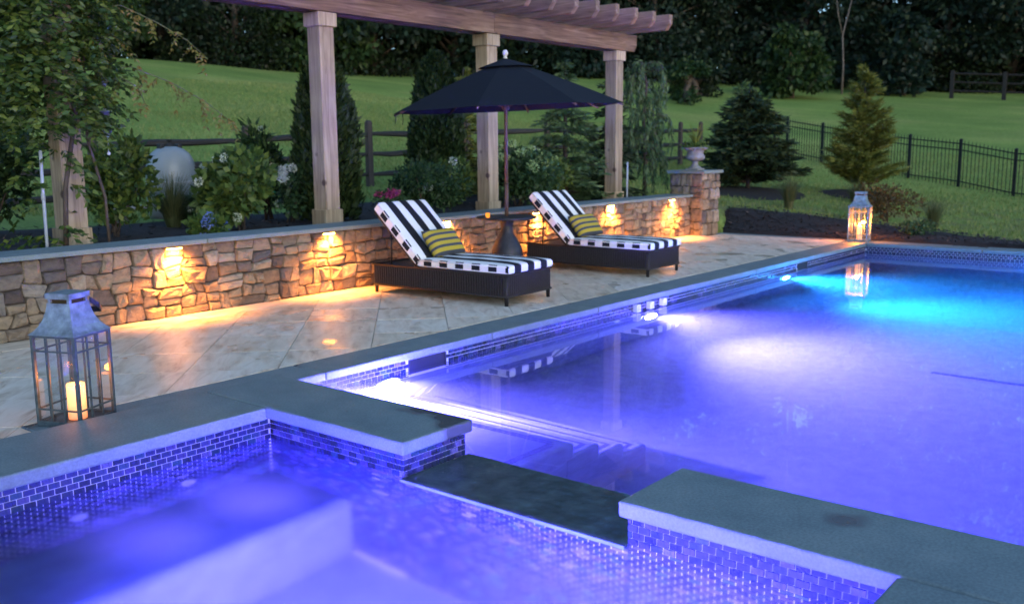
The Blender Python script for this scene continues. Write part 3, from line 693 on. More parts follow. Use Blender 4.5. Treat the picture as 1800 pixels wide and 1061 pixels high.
def pack(x0, x1, z0, z1, out, mw=.235, mh=.15):
    w_, h_ = x1 - x0, z1 - z0
    if (w_ <= mw and h_ <= mh and (random.random() < .75 or w_ < .2 or h_ < .11)) or (w_ < .13 and h_ < .2) or (h_ < .085 and w_ < .26):
        out.append((x0, x1, z0, z1)); return
    if w_ / mw > h_ / mh * random.uniform(.75, 1.2) and w_ > .16 or h_ < .13:
        s = x0 + w_ * random.uniform(.34, .66); pack(x0, s, z0, z1, out, mw, mh); pack(s, x1, z0, z1, out, mw, mh)
    else:
        s = z0 + h_ * random.uniform(.36, .64); pack(x0, x1, z0, s, out, mw, mh); pack(x0, x1, s, z1, out, mw, mh)
swall = empty('stone_wall', (0, 0, 0)); tag(swall, 'long low fieldstone wall with bluestone cap behind the loungers', 'stone wall')
MB().box(.2, 13.40, WY + .022, 7.60, -.3, CAPB).build('core', 'mortar', swall)
st = []
x = .4
while x < 13.38:
    x1 = min(x + random.uniform(1.0, 1.8), 13.38)
    if 13.38 - x1 < .6: x1 = 13.38
    pack(x, x1, 0.0, CAPB - .003, st); x = x1
def setstone(par, x, y, z, w_, h_, rz, at=None):
    o = bpy.data.objects.new('stone', stone_mesh(w_ - .003, h_ - .003, random.uniform(.012, .05), .16, at)); col.objects.link(o); o.parent = par; o.location = (x, y, z)
    o.rotation_euler = (0, 0 if at else random.uniform(-.05, .05), rz); return o
st.sort(key=lambda q: -((q[1] - q[0]) * (q[3] - q[2])))
for x0, x1, z0, z1 in st[:300]: setstone(swall, (x0 + x1) / 2, WY + .014, (z0 + z1) / 2, x1 - x0, z1 - z0, 0, ((x0 + x1) / 2, (z0 + z1) / 2))
fill = MB()
for x0, x1, z0, z1 in st[300:]:
    mm = stone_mesh(x1 - x0 - .003, z1 - z0 - .003, random.uniform(.012, .05), .16, ((x0 + x1) / 2, (z0 + z1) / 2))
    fill.add([(v.co.x + (x0 + x1) / 2, v.co.y + WY + .014, v.co.z + (z0 + z1) / 2) for v in mm.vertices], [tuple(p.vertices) for p in mm.polygons]); bpy.data.meshes.remove(mm)
if fill.v: fill.build('small_stones', 'fieldstone', swall)['kind'] = 'stuff'
print('wall stones', len(st))
xs = [.2, 2.4, 4.72, 6.9, 9.1, 11.2, 13.375]
for a, b_ in zip(xs[:-1], xs[1:]): slab(swall, a + .002, b_ - .002, 7.215, 7.66, CAPB, WTOP, .006, 'bluestone', 'cap_slab')
# pillar
pil = empty('stone_pillar', (13.675, 7.35, 0)); tag(pil, 'square fieldstone pillar closing the low wall, urn on its cap', 'pillar')
PW = .275
MB().box(-PW + .025, PW - .025, -PW + .025, PW - .025, -.2, .955).build('core', 'mortar', pil)
for rz, off in ((0, (0, -1)), (R(-90), (-1, 0)), (R(90), (1, 0)), (R(180), (0, 1))):
    out = []; pack(-PW + .004, PW - .004, -.02, .955, out, .26, .22)
    for x0, x1, z0, z1 in out:
        u = (x0 + x1) / 2; c, s = math.cos(rz), math.sin(rz)
        px, py = off[0] * (PW - .012), off[1] * (PW - .012)
        setstone(pil, px + u * c, py + u * s, (z0 + z1) / 2, x1 - x0, z1 - z0, rz)
slab(pil, -.325, .325, -.325, .325, .956, 1.005, .006, 'bluestone', 'cap_slab')
# urn and its plant
urn = empty('urn_planter', (13.66, 7.35, 1.006)); tag(urn, 'grey classical urn planter standing on the stone pillar', 'urn')
MB().box(-.11, .11, -.11, .11, 0, .028).build('plinth', 'urn_stone', urn, False, .004)
MB().lathe([(.0, .028), (.105, .028), (.095, .045), (.06, .065), (.042, .10), (.05, .125), (.045, .135)], 24).build('foot', 'urn_stone', urn, True)
MB().lathe([(.0, .13), (.05, .135), (.10, .15), (.145, .175), (.155, .205), (.135, .235), (.125, .27), (.135, .30), (.17, .325), (.185, .335), (.188, .35), (.175, .355), (.13, .34), (.0, .335)], 28).build('bowl', 'urn_stone', urn, True)
for k in range(26):
    a = 2 * math.pi * k / 26; o = MB().lathe([(.0, -.012), (.010, -.008), (.012, 0), (.010, .008), (.0, .012)], 6).build('rim_bead', 'urn_stone', urn, True); o.location = (.186 * math.cos(a), .186 * math.sin(a), .34)

def blades(n, h, spread, w_, base=.05, droop=.5):
    V = []
    for i in range(n):
        a = random.uniform(0, 6.283); s = random.random() ** .7 * spread; H_ = h * random.uniform(.55, 1.08); r0 = base * random.random()
        dx, dy = math.cos(a), math.sin(a); px, py = -dy, dx; ww = w_ * random.uniform(.6, 1.2)
        pts = []
        for t in (0, .33, .66, 1):
            d = r0 + s * t ** 1.8; pts.append((dx * d, dy * d, H_ * (t - droop * s / max(spread, .01) * .35 * t ** 3)))
        for t in range(3):
            w0, w1 = ww * (1 - .3 * t), ww * (1 - .3 * (t + 1)) + .0005
            p, q = pts[t], pts[t + 1]
            V += [(p[0] - px * w0, p[1] - py * w0, p[2]), (p[0] + px * w0, p[1] + py * w0, p[2]), (q[0] + px * w1, q[1] + py * w1, q[2]), (q[0] - px * w1, q[1] - py * w1, q[2])]
    return quadmesh('blades', np.array(V), 4)
up_ = empty('urn_plant', (13.66, 7.35, 1.345)); tag(up_, 'spiky yellow green plant growing in the urn', 'plant')
link('blades', blades(60, .42, .26, .010, .03, .5), 'leaf_urn', up_)
P = rng.normal(0, 1, (420, 3)) * [.085, .085, .03] + [0, 0, .03]
link('trailing_leaves', quadmesh('leaf', leaves(P, P * [1, 1, .3], .05, .02), 4), 'leaf_hydrangea', up_)

# ------------------------------------------------------------------ wall lights
LX = (4.41, 6.08, 7.75, 9.41, 11.08, 12.76)
LL = ('warm lamp under the wall cap behind the near lantern', 'warm lamp under the wall cap below the thick cedar post', 'warm lamp under the wall cap behind the nearer lounger', 'warm lamp under the wall cap just past the pedestal table', 'warm lamp under the wall cap above the farther lounger', 'warm lamp under the wall cap next to the stone pillar')
for x, lab in zip(LX, LL):
    e = empty('wall_light', (x, WY - .03, CAPB)); tag(e, lab, 'wall light', 'warm lamps under the wall cap')
    MB().box(-.075, .075, -.022, .012, -.016, -.001).build('housing', 'bronze', e, False, .003)
    q = MB(); q.box(-.062, .062, -.018, .008, -.0235, -.0165); q.build('lens', 'warm_lens', e)
    l = bpy.data.lights.new('wall_glow', 'SPOT'); l.energy = 100; l.color = (1, .33, .055); l.spot_size = R(138); l.spot_blend = 1.0; l.shadow_soft_size = .05
    lo = bpy.data.objects.new('wall_glow', l); col.objects.link(lo); lo.parent = e; lo.location = (0, -.055, -.035); lo.rotation_euler = (R(16), 0, 0)

# ------------------------------------------------------------------ pergola
PT = 2.80
perg = empty('pergola', (0, 8.1, 0)); tag(perg, 'cedar pergola with square posts, long beam and notched rafters', 'pergola')
def pbox(name, x0, x1, y0, y1, z0, z1, mat, par=perg, bev=.006):
    cx, cyy, cz = (x0 + x1) / 2, (y0 + y1) / 2, (z0 + z1) / 2
    o = MB().box(x0 - cx, x1 - cx, y0 - cyy, y1 - cyy, z0 - cz, z1 - cz).build(name, mat, par, False, bev); o.location = (cx, cyy - 8.1 if par is perg else cyy, cz); return o
PX = (3.88, 6.70, 9.39, 12.36)
for x in PX:
    p = pbox('post', x, x + .195, 8.0, 8.195, .35, 2.66, 'cedar_post')
    def sub(nm, x0, x1, y0, y1, z0, z1):
        cx, cyy, cz = (x0 + x1) / 2, (y0 + y1) / 2, (z0 + z1) / 2
        o = MB().box(x0 - cx, x1 - cx, y0 - cyy, y1 - cyy, z0 - cz, z1 - cz).build(nm, 'cedar_post', p, False, .006); o.location = (cx - x - .0975, cyy - 8.0975, cz - 1.505)
    sub('capital', x - .027, x + .222, 7.973, 8.222, 2.655, PT - .002)
    sub('base_trim', x - .022, x + .217, 7.978, 8.217, .40, .745 if x < 9 else .70)
for y0, y1 in ((7.955, 8.03), (8.165, 8.24)):
    for a, b_ in ((-2.0, 3.98), (3.985, 9.48), (9.485, 12.86)):
        cx, cz = (a + b_) / 2, PT + .125
        o = MB()
        if b_ > 12: o.prismy([(a - cx, -.125), (b_ - cx - .07, -.125), (b_ - cx, -.04), (b_ - cx, .125), (a - cx, .125)], y0 - 8.1, y1 - 8.1)
        else: o.box(a - cx, b_ - cx, y0 - 8.1, y1 - 8.1, -.125, .125)
        o = o.build('beam', 'cedar_beam', perg, False, .006); o.location = (cx, 0, cz)
rx = 13.02 - .05
k = 0
raf = MB().prismx([(-.87, .0 + .07), (-.80, -.02), (.95, -.02), (1.0, .06), (1.0, .2), (-.87, .2)], -.045, .045).mesh('rafter'); raf.materials.append(M['cedar_rafter'])
while rx > -2:
    o = bpy.data.objects.new('rafter', raf); col.objects.link(o); o.parent = perg; o.location = (rx - .35, 0, PT + .22 + .05); bm_ = o.modifiers.new('edge', 'BEVEL'); bm_.width = .006; bm_.segments = 2
    rx -= .475; k += 1

# ------------------------------------------------------------------ loungers
def grid_cushion(Lx, Ly, T, crown=.018):
    """closed rounded slab, local origin at the bottom centre"""
    nx_, ny_ = 15, 31; top = []; 
    def pt(i, j, side):
        u, v_ = i / nx_ * 2 - 1, j / ny_ * 2 - 1
        rr = .022
        x = u * Lx / 2; y = v_ * Ly / 2
        ex = max(0, abs(x) - (Lx / 2 - rr)) / rr; ey = max(0, abs(y) - (Ly / 2 - rr)) / rr
        drop = rr * (1 - math.sqrt(max(0, 1 - min(1, ex * ex + ey * ey) * .97)))
        z = T + crown * (1 - u ** 4) * (1 - v_ ** 6) - drop + .0035 * math.sin(y * 17 + x * 5) * math.sin(x * 11 + y * 4) * (1 - u * u) if side else drop * .6
        return (x, y, z)
    us = [-1, -.985, -.96] + [q / 8 for q in range(-7, 8)] + [.96, .985, 1]; vs = [-1, -.993, -.98] + [q / 14 for q in range(-13, 14)] + [.98, .993, 1]
    v = []; f = []
    for side in (0, 1):
        for u in us:
            for w_ in vs: v.append(pt((u + 1) / 2 * nx_, (w_ + 1) / 2 * ny_, side))
    nu, nv = len(us), len(vs); o_ = nu * nv
    ft = [(o_ + i * nv + j, o_ + (i + 1) * nv + j, o_ + (i + 1) * nv + j + 1, o_ + i * nv + j + 1) for i in range(nu - 1) for j in range(nv - 1)]
    fb = [(i * nv + j, i * nv + j + 1, (i + 1) * nv + j + 1, (i + 1) * nv + j) for i in range(nu - 1) for j in range(nv - 1)]
    sx0 = [(j, o_ + j, o_ + j + 1, j + 1) for j in range(nv - 1)]; e_ = (nu - 1) * nv
    sx1 = [(e_ + j, e_ + j + 1, o_ + e_ + j + 1, o_ + e_ + j) for j in range(nv - 1)]
    sy0 = [(i * nv, (i + 1) * nv, o_ + (i + 1) * nv, o_ + i * nv) for i in range(nu - 1)]
    sy1 = [(i * nv + nv - 1, o_ + i * nv + nv - 1, o_ + (i + 1) * nv + nv - 1, (i + 1) * nv + nv - 1) for i in range(nu - 1)]
    edge = lambda i: i < 2 or i >= nu - 3
    e0 = [q for k, q in enumerate(ft) if k // (nv - 1) < 2]; e1 = [q for k, q in enumerate(ft) if k // (nv - 1) >= nu - 3]; mid = [q for k, q in enumerate(ft) if 2 <= k // (nv - 1) < nu - 3]
    return v, mid + sy0 + sy1 + fb, (sx0 + e0, sx1 + e1)
def cushion(name, par, Lx, Ly, T):
    v, f1, f2 = grid_cushion(Lx, Ly, T)
    me = bpy.data.meshes.new(name); me.from_pydata(v, [], f1); me.update()
    o = link(name, me, 'cushion_stripe', par, True)
    for fs in f2:
        me = bpy.data.meshes.new('side_band'); me.from_pydata(v, [], fs); me.update()
        bm = bmesh.new(); bm.from_mesh(me); bmesh.ops.delete(bm, geom=[q for q in bm.verts if not q.link_faces], context='VERTS'); bm.to_mesh(me); bm.free()
        link('side_band', me, 'boxing_stripe', o, True)
    hx, hy = Lx / 2 - .003, Ly / 2 - .003
    for z in (.010, T - .012):
        for sx in (-1, 1): MB().tube([(sx * hx, -hy + .02, z), (sx * (hx + .001), hy - .02, z)], .0055, 6).build('piping', 'piping_white', o, True)
    return o
def make_lounger(loc, rz, label):
    L, Wd = 1.63, .71    # local: x across, y from foot (0) to head (L)
    e = empty('sun_lounger', loc, rz); tag(e, label, 'sun lounger', 'striped wicker sun loungers')
    z0, z1 = .083, .285
    fr = MB()
    t_ = .03
    fr.box(-Wd / 2 + .02, Wd / 2 - .02, .02, L - .02, z1 - .035, z1 - .012); fr.build('deck_board', 'wicker', e)
    def panel(a, b_, nrm):   # vertical wicker ribs as real ridges
        q = MB(); n_ = int((Vector(b_) - Vector(a)).length / .0145); d = (Vector(b_) - Vector(a)) / n_; nv = Vector(nrm)
        for k in range(n_):
            p = Vector(a) + d * k; p2 = p + d * .86
            h0 = .007 if k % 2 else .0
            pts = [p - nv * .02, p2 - nv * .02, p2 + nv * h0, (p + p2) / 2 + nv * (.004 + h0), p + nv * h0]
            q.prism([(s.x, s.y) for s in pts], z0 + .004, z1 - .012)
        q.build('wicker_panel', 'wicker', e)
    hw = Wd / 2 - .008
    panel((-hw, L - .01, 0), (-hw, .01, 0), (-1, 0, 0)); panel((hw, .01, 0), (hw, L - .01, 0), (1, 0, 0)); panel((-hw + .01, .008, 0), (hw - .01, .008, 0), (0, -1, 0)); panel((hw - .01, L - .008, 0), (-hw + .01, L - .008, 0), (0, 1, 0))
    for z in (z0 - .006, z1 - .014):
        q = MB().tube([(-Wd / 2 + .004, .004, z + .007), (Wd / 2 - .004, .004, z + .007), (Wd / 2 - .004, L - .004, z + .007), (-Wd / 2 + .004, L - .004, z + .007), (-Wd / 2 + .004, .004, z + .007)], .011, 6)
        q.build('rim', 'wicker', e, True)
    for x in (-Wd / 2 + .025, Wd / 2 - .025):
        for y in (.025, L - .025):
            MB().add([], []).tube([(x, y, 0), (x, y, z0 + .02), (x, y, z1 - .02)], [.017, .021, .024], 8).build('leg', 'wicker', e, True)
    s = cushion('seat_cushion', e, .70, 1.06, .074); s.location = (0, .53 - .015, z1 + .003)
    bk = empty('backrest'); bk.parent = e; bk.location = (0, 1.06, z1 + .006); bk.rotation_euler = (R(44), 0, 0)
    for q in ((-.335, -.31, 0, .74), (.31, .335, 0, .74), (-.31, .31, .0, .03), (-.31, .31, .71, .74)): MB().box(*q, -.028, -.004).build('back_frame', 'wicker', bk, False, .004)
    for k in range(13): MB().box(-.31, .31, .05 + k * .05, .085 + k * .05, -.022, -.008).build('slat', 'wicker', bk)
    c = cushion('back_cushion', bk, .70, .76, .085); c.location = (0, .385, 0)
    for x in (-.3, .3):
        MB().tube([(x, 1.06 + .36, z1 + .325), (x, 1.43, z1 - .03)], .009, 6).build('strut', 'dark_metal', e, True)
    return e
make_lounger((6.775, 5.295, 0), R(3.0), 'striped wicker sun lounger nearer to the spa, its head below the second cedar post')
make_lounger((9.15, 5.27, 0), R(1.8), 'striped wicker sun lounger beyond the pedestal table, nearer to the urn pillar')
def pillow(loc, rot, label):
    n_ = 18; v = []; f = []
    for side in (1, -1):
        for i in range(n_ + 1):
            for j in range(n_ + 1):
                u, w_ = i / n_ * 2 - 1, j / n_ * 2 - 1
                t = max(0, (1 - u ** 4) * (1 - w_ ** 4)) ** .5 * .075
                pin = 1 - .06 * (1 - abs(w_)) * abs(u) ** 3; pin2 = 1 - .07 * (1 - abs(u)) * abs(w_) ** 3
                v.append((u * .23 * pin, -side * t + random.gauss(0, .0012) * 0, w_ * .155 * pin2))
    m_ = n_ + 1
    for s_ in (0, 1):
        o_ = s_ * m_ * m_
        for i in range(n_):
            for j in range(n_):
                q = (o_ + i * m_ + j, o_ + (i + 1) * m_ + j, o_ + (i + 1) * m_ + j + 1, o_ + i * m_ + j + 1); f.append(q if s_ == 0 else q[::-1])
    me = bpy.data.meshes.new('throw_pillow'); me.from_pydata(v, [], f); me.update()
    bm = bmesh.new(); bm.from_mesh(me); bmesh.ops.remove_doubles(bm, verts=bm.verts, dist=.0004); bm.to_mesh(me); bm.free()
    o = link('throw_pillow', me, 'pillow_stripe', None, True); o.location = loc; o.rotation_euler = rot
    return tag(o, label, 'pillow', 'yellow and grey striped pillows')
pillow((6.73, 6.315, .485), (R(-36), 0, R(4)), 'yellow and grey striped pillow on the lounger nearer to the spa')
pillow((9.12, 6.30, .485), (R(-38), 0, R(0)), 'yellow and grey striped pillow on the lounger nearer to the urn pillar')

# ------------------------------------------------------------------ pedestal table and parasol
TXY = (8.04, 6.6)
tb = empty('pedestal_table', (*TXY, 0)); tag(tb, 'round dark table on a vase shaped pedestal between the loungers', 'table')
MB().lathe([(.0, .0), (.17, .0), (.17, .03), (.12, .05), (.09, .075), (.115, .11), (.155, .17), (.172, .24), (.160, .31), (.118, .40), (.074, .47), (.062, .53), (.072, .585), (.12, .618), (0, .62)], 36).build('pedestal', 'table_metal', tb, True)
MB().lathe([(.0, .62), (.30, .62), (.325, .626), (.33, .636), (.325, .648), (.31, .652), (.0, .652)], 48).build('tabletop', 'table_metal', tb, False)
um = empty('parasol', (*TXY, .6525)); tag(um, 'black canvas parasol with wooden pole and ribs over the table', 'parasol')
zz = -.6525
q = MB(); q.tube([(0, 0, 0.0), (0, 0, .36)], .021, 16); q.build('lower_pole', 'teak', um, True)
q = MB(); q.tube([(0, 0, .361), (0, 0, 1.65)], .0195, 16); q.build('pole', 'umbrella_wood', um, True)
q = MB(); q.tube([(0, 0, .345), (0, 0, .375)], .0235, 16); q.build('pole_collar', 'bronze', um, True)
tilt = (.030, -.02)   # the canopy hangs a little askew
RC, ZE, ZA = 1.26, 1.80 + zz, 2.30 + zz
def rim(k, r=1.0, dz=0):
    a = R(27 + 45 * k); x, y = RC * r * math.cos(a), RC * r * math.sin(a)
    return (x, y, ZA + (ZE - ZA) * (r ** 1.12) + tilt[0] * x + tilt[1] * y + dz)
def panelpt(k, t, r):
    a = Vector(rim(k, r)); b_ = Vector(rim(k + 1, r)); p = a.lerp(b_, t); sag = .006 * r * (4 * t * (1 - t)); p.z -= sag * .8
    c = Vector((0, 0, p.z)); p.x *= 1 - .02 * 4 * t * (1 - t) * r; p.y *= 1 - .02 * 4 * t * (1 - t) * r
    return p
for k in range(8):
    v = []; f = []; nr, ntt = 8, 8
    for i in range(nr + 1):
        for j in range(ntt + 1): v.append(panelpt(k, j / ntt, .10 + .90 * i / nr))
    f = [(i * 9 + j, (i + 1) * 9 + j, (i + 1) * 9 + j + 1, i * 9 + j + 1) for i in range(nr) for j in range(ntt)]
    me = bpy.data.meshes.new('canopy_panel'); me.from_pydata([tuple(p) for p in v], [], f); me.update()
    o = link('canopy_panel', me, 'navy_canvas', um, False); s_ = o.modifiers.new('cloth', 'SOLIDIFY'); s_.thickness = .003; s_.offset = 0
# vent cap above
v = [(0, 0, ZA + .022)] + [tuple(Vector(rim(k, .24, .030))) for k in range(8)]
me = bpy.data.meshes.new('vent_cap'); me.from_pydata(v, [], [(0, 1 + k, 1 + (k + 1) % 8) for k in range(8)]); me.update()
o = link('vent_cap', me, 'navy_canvas', um); s_ = o.modifiers.new('cloth', 'SOLIDIFY'); s_.thickness = .003
MB().lathe([(0, 0), (.022, 0), (.022, .012), (.014, .02), (.022, .03), (.031, .048), (.031, .066), (.02, .086), (0, .092)], 18, (0, 0, ZA + .018)).build('finial', 'finial_paint', um, True)
hubz = 1.83 + zz
MB().lathe([(.0, -.05), (.026, -.05), (.04, -.03), (.04, .02), (.03, .03), (0, .03)], 16, (0, 0, hubz)).build('runner_hub', 'umbrella_wood', um, True)
for k in range(8):
    e_ = Vector(rim(k, .995)); e_.z -= .022; m_ = Vector(rim(k, .56)); m_.z -= .024; s_ = Vector(rim(k, .06)); s_.z -= .03
    r_ = MB().tube([s_, Vector(rim(k, .3)) - Vector((0, 0, .026)), m_, e_], .0115, 6).build('rib', 'umbrella_wood', um, True)
    MB().tube([(.03 * math.cos(R(27 + 45 * k)), .03 * math.sin(R(27 + 45 * k)), hubz - .005), m_], .010, 6).build('strut', 'umbrella_wood', r_, True)
lp = Vector(rim(2, .985))
for dx, L in ((0, .115), (.07, .13)):
    MB().tube([(lp.x + dx, lp.y - dx * .6, lp.z - .012), (lp.x + dx + .008, lp.y - dx * .6, lp.z - L * .5), (lp.x + dx - .004, lp.y - dx * .6, lp.z - L)], .004, 5).build('tie_strap', 'navy_canvas', um)
MB().tube([(.05, .02, hubz - .02), (.075, .03, hubz - .11), (.07, .0, hubz - .02)], .0022, 5).build('pull_cord', 'navy_canvas', um)
cup = empty('tea_light_glass', (7.745, 6.62, .6525)); tag(cup, 'small amber tea light glass on the edge of the pedestal table', 'candle')
MB().lathe([(0, .0), (.018, .0), (.023, .02), (.024, .05), (.021, .05), (.018, .02), (0, .012)], 16).build('cup', 'lit_amber', cup, True)

# ------------------------------------------------------------------ lanterns
def lantern(loc, rz, S, Hb, label, bars='zinc_frame', wl=1.0):
    """S side of the body, Hb height of the glazed body; flared roof above"""
    e = empty('lantern', loc, rz); tag(e, label, 'lantern', 'zinc candle lanterns')
    hx, hy = S / 2, S / 2 * wl; t_ = .011
    MB().box(-hx, hx, -hy, hy, 0, .018).build('base_plate', bars, e, False, .002)
    for sx in (-1, 1):
        for sy in (-1, 1):
            MB().box(sx * hx - t_, sx * hx + t_ * 0 + (t_ if sx < 0 else 0), sy * hy - (t_ if sy > 0 else 0), sy * hy + (t_ if sy < 0 else 0), .0185, Hb).build('corner_post', bars, e) if False else \
            MB().box(min(sx * hx, sx * (hx - 1.5 * t_)), max(sx * hx, sx * (hx - 1.5 * t_)), min(sy * hy, sy * (hy - 1.5 * t_)), max(sy * hy, sy * (hy - 1.5 * t_)), .0185, Hb).build('corner_post', bars, e)
    b0 = .004
    for side in range(4):
        a = side % 2; half = hy if a == 0 else hx; d = hx if a == 0 else hy; sg = 1 if side < 2 else -1
        def bar(u0, u1, z0, z1, nm='glazing_bar', th=b0):
            q = MB(); w0, w1 = sg * (d - .002), sg * (d - .002 - 2 * th)
            lo, hi = min(w0, w1), max(w0, w1)
            (q.box(lo, hi, u0, u1, z0, z1) if a == 0 else q.box(u0, u1, lo, hi, z0, z1)); q.build(nm, bars, e)
        iw = half - 1.5 * t_
        for u in (-iw / 3, iw / 3): bar(u - b0, u + b0, .0305, Hb - .0125)
        for z in (Hb * .19, Hb * .83):
            for u0, u1 in ((-iw, -iw / 3 - b0 - .0002), (-iw / 3 + b0 + .0002, iw / 3 - b0 - .0002), (iw / 3 + b0 + .0002, iw)): bar(u0, u1, z - b0, z + b0)
        bar(-iw, iw, .0186, .030, 'bottom_rail', .006); bar(-iw, iw, Hb - .012, Hb, 'top_rail', .006)
        q = MB(); w0 = sg * (d - .013)
        lo, hi = min(w0, w0 - sg * .002), max(w0, w0 - sg * .002)
        (q.box(lo, hi, -iw, iw, .031, Hb - .013) if a == 0 else q.box(-iw, iw, lo, hi, .031, Hb - .013)); q.build('pane', 'pane_glass', e)
    # flared roof: concave pyramid
    rings_ = []
    HR = S * .58
    prof = [(1.04, 0), (1.04, .012), (.90, .11), (.77, .26), (.66, .45), (.58, .67), (.53, .90), (.52, 1.0)]
    v = []; f = []
    for s_, z in prof: v += [(sx * hx * s_, sy * hy * s_, Hb + .001 + z * HR) for sx, sy in ((-1, -1), (1, -1), (1, 1), (-1, 1))]
    for i in range(len(prof) - 1): f += [(i * 4 + k, i * 4 + (k + 1) % 4, (i + 1) * 4 + (k + 1) % 4, (i + 1) * 4 + k) for k in range(4)]
    me = bpy.data.meshes.new('roof'); me.from_pydata(v, [], f); me.update(); o = link('roof', me, 'zinc', e); s2 = o.modifiers.new('sheet', 'SOLIDIFY'); s2.thickness = .003; s2.offset = -1
    zt = Hb + HR
    cap_ = MB(); c_ = .56
    cap_.box(-hx * c_, hx * c_, -hy * c_, hy * c_, zt + .022, zt + .052); cap_.build('cap', 'zinc', e, False, .003)
    q = MB(); q.box(-hx * .40, hx * .40, -hy * .40, hy * .40, zt - .003, zt + .0215); q.build('vent_core', 'bronze', e)
    for sx in (-1, 1):
        for sy in (-1, 1): MB().box(sx * hx * .43 - .008, sx * hx * .43 + .008, sy * hy * .43 - .008, sy * hy * .43 + .008, zt + .001, zt + .0218).build('vent_post', 'zinc', e)
    return e, zt
E1, z1_ = lantern((2.318, 4.828, .0005), R(23), .27, .475, 'tall zinc lantern standing on the coping next to the spa')
# strap handle folded down against the roof
q = MB(); pts = [(.068, -.075, z1_ + .005), (.12, -.085, z1_ - .035), (.165, -.06, z1_ - .062), (.17, .0, z1_ - .066), (.165, .06, z1_ - .062), (.12, .085, z1_ - .035), (.068, .075, z1_ + .005)]
for i in range(len(pts) - 1):
    a, b_ = Vector(pts[i]), Vector(pts[i + 1]); q.add([a + Vector((0, 0, .014)), b_ + Vector((0, 0, .014)), b_ - Vector((0, 0, .014)), a - Vector((0, 0, .014))], [(0, 1, 2, 3)])
o = q.build('handle', 'dark_metal', E1); s_ = o.modifiers.new('strap', 'SOLIDIFY'); s_.thickness = .006
E2, z2_ = lantern((13.91, 4.80, .0005), R(8), .275, .50, 'zinc lantern standing on the far corner of the pool coping', 'zinc')
def candle(loc, r, H_, label, power, flame=True):
    e = empty('candle', loc); tag(e, label, 'candle', 'lit pillar candles')
    MB().lathe([(0, 0), (r * .98, 0), (r, .006), (r, H_ - .006), (r * .94, H_), (r * .7, H_ - .006), (0, H_ - .008)], 28).build('wax', 'lit_wax', e, True)
    MB().tube([(0, 0, H_ - .01), (.002, 0, H_ + .012)], .0016, 6).build('wick', 'dark_metal', e)
    if flame: MB().lathe([(0, 0), (.005, .004), (.0065, .012), (.004, .026), (0.0005, .038)], 10, (0, 0, H_ + .006)).build('flame', 'flame', e, True)
    l = bpy.data.lights.new('candle_glow', 'POINT'); l.energy = power; l.color = (1, .24, .02); l.shadow_soft_size = .02
    lo = bpy.data.objects.new('candle_glow', l); col.objects.link(lo); lo.parent = e; lo.location = (0, 0, H_ + .03)
    return e
candle((2.315, 4.815, .019), .046, .185, 'glowing cream pillar candle inside the lantern by the spa', .9, False)
candle((13.91, 4.80, .019), .038, .20, 'lit pillar candle inside the lantern on the far pool corner', 34.0)

# ------------------------------------------------------------------ fences
rf = empty('rail_fence'); tag(rf, 'dark split rail fence crossing the lawn behind the garden bed', 'fence')
FP = [(-4, 14.6, 1.5), (1.2, 14.2, 1.58), (4.8, 14.05, 1.65), (8.13 - .9, 13.9, 1.70), (9.82, 13.71, 1.77), (12.31, 13.41, 1.88), (14.5, 12.9, 1.92), (16.52, 12.42, 1.96), (19.4, 12.75, 1.98), (22.11, 13.11, 1.99), (24.2, 13.5, 2.02), (26.08, 13.87, 2.06)]
for i, (x, y, z) in enumerate(FP):
    h0 = ground(x, y) - .3; q = MB(); s_ = .062; a = random.uniform(-.03, .03)
    q.add([(-s_, -s_ * .8, h0 - z), (s_, -s_ * .8, h0 - z), (s_, s_ * .8, h0 - z), (-s_, s_ * .8, h0 - z), (-s_ * .9, -s_ * .7, -.02), (s_ * .9, -s_ * .7, -.02), (s_ * .9, s_ * .7, -.02), (-s_ * .9, s_ * .7, -.02), (-s_ * .5, -s_ * .4, .02), (s_ * .5, -s_ * .4, .02), (s_ * .5, s_ * .4, .02), (-s_ * .5, s_ * .4, .02)],
          [(3, 2, 1, 0), (8, 9, 10, 11)] + [(k + o_, (k + 1) % 4 + o_, (k + 1) % 4 + 4 + o_, k + 4 + o_) for o_ in (0, 4) for k in range(4)])
    o = q.build('post', 'weathered_post', rf); o.location = (x, y, z)
    if i:
        x0, y0, zz0 = FP[i - 1]
        for d in (.235, .60, .975):
            pts = []; 
            for k in range(6):
                t = k / 5; pts.append((x0 + (x - x0) * t, y0 + (y - y0) * t, zz0 + (z - zz0) * t - d + random.gauss(0, .008)))
            c = Vector(pts[2]); o = MB().tube([Vector(p) - c for p in pts], [.032, .05, .058, .055, .048, .03], 6).build('rail', 'weathered_rail', rf); o.location = c
fe = empty('iron_fence'); tag(fe, 'black iron picket fence running across the lawn behind the pine', 'fence')
IP = [(27.98, 12.38, 2.22), (27.25, 11.65, 2.16), (26.68, 10.37, 1.96), (25.95, 8.95, 1.77), (25.24, 7.55, 1.59), (24.73, 6.22, 1.46), (24.19, 4.9, 1.23), (23.6, 3.4, 1.16), (23.0, 1.9, 1.12), (22.4, .4, 1.1)]
pk = MB().tube([(0, 0, -1.12), (0, 0, -.03), (0, 0, .03)], [.009, .009, .002], 5).mesh('picket'); pk.materials.append(M['iron'])
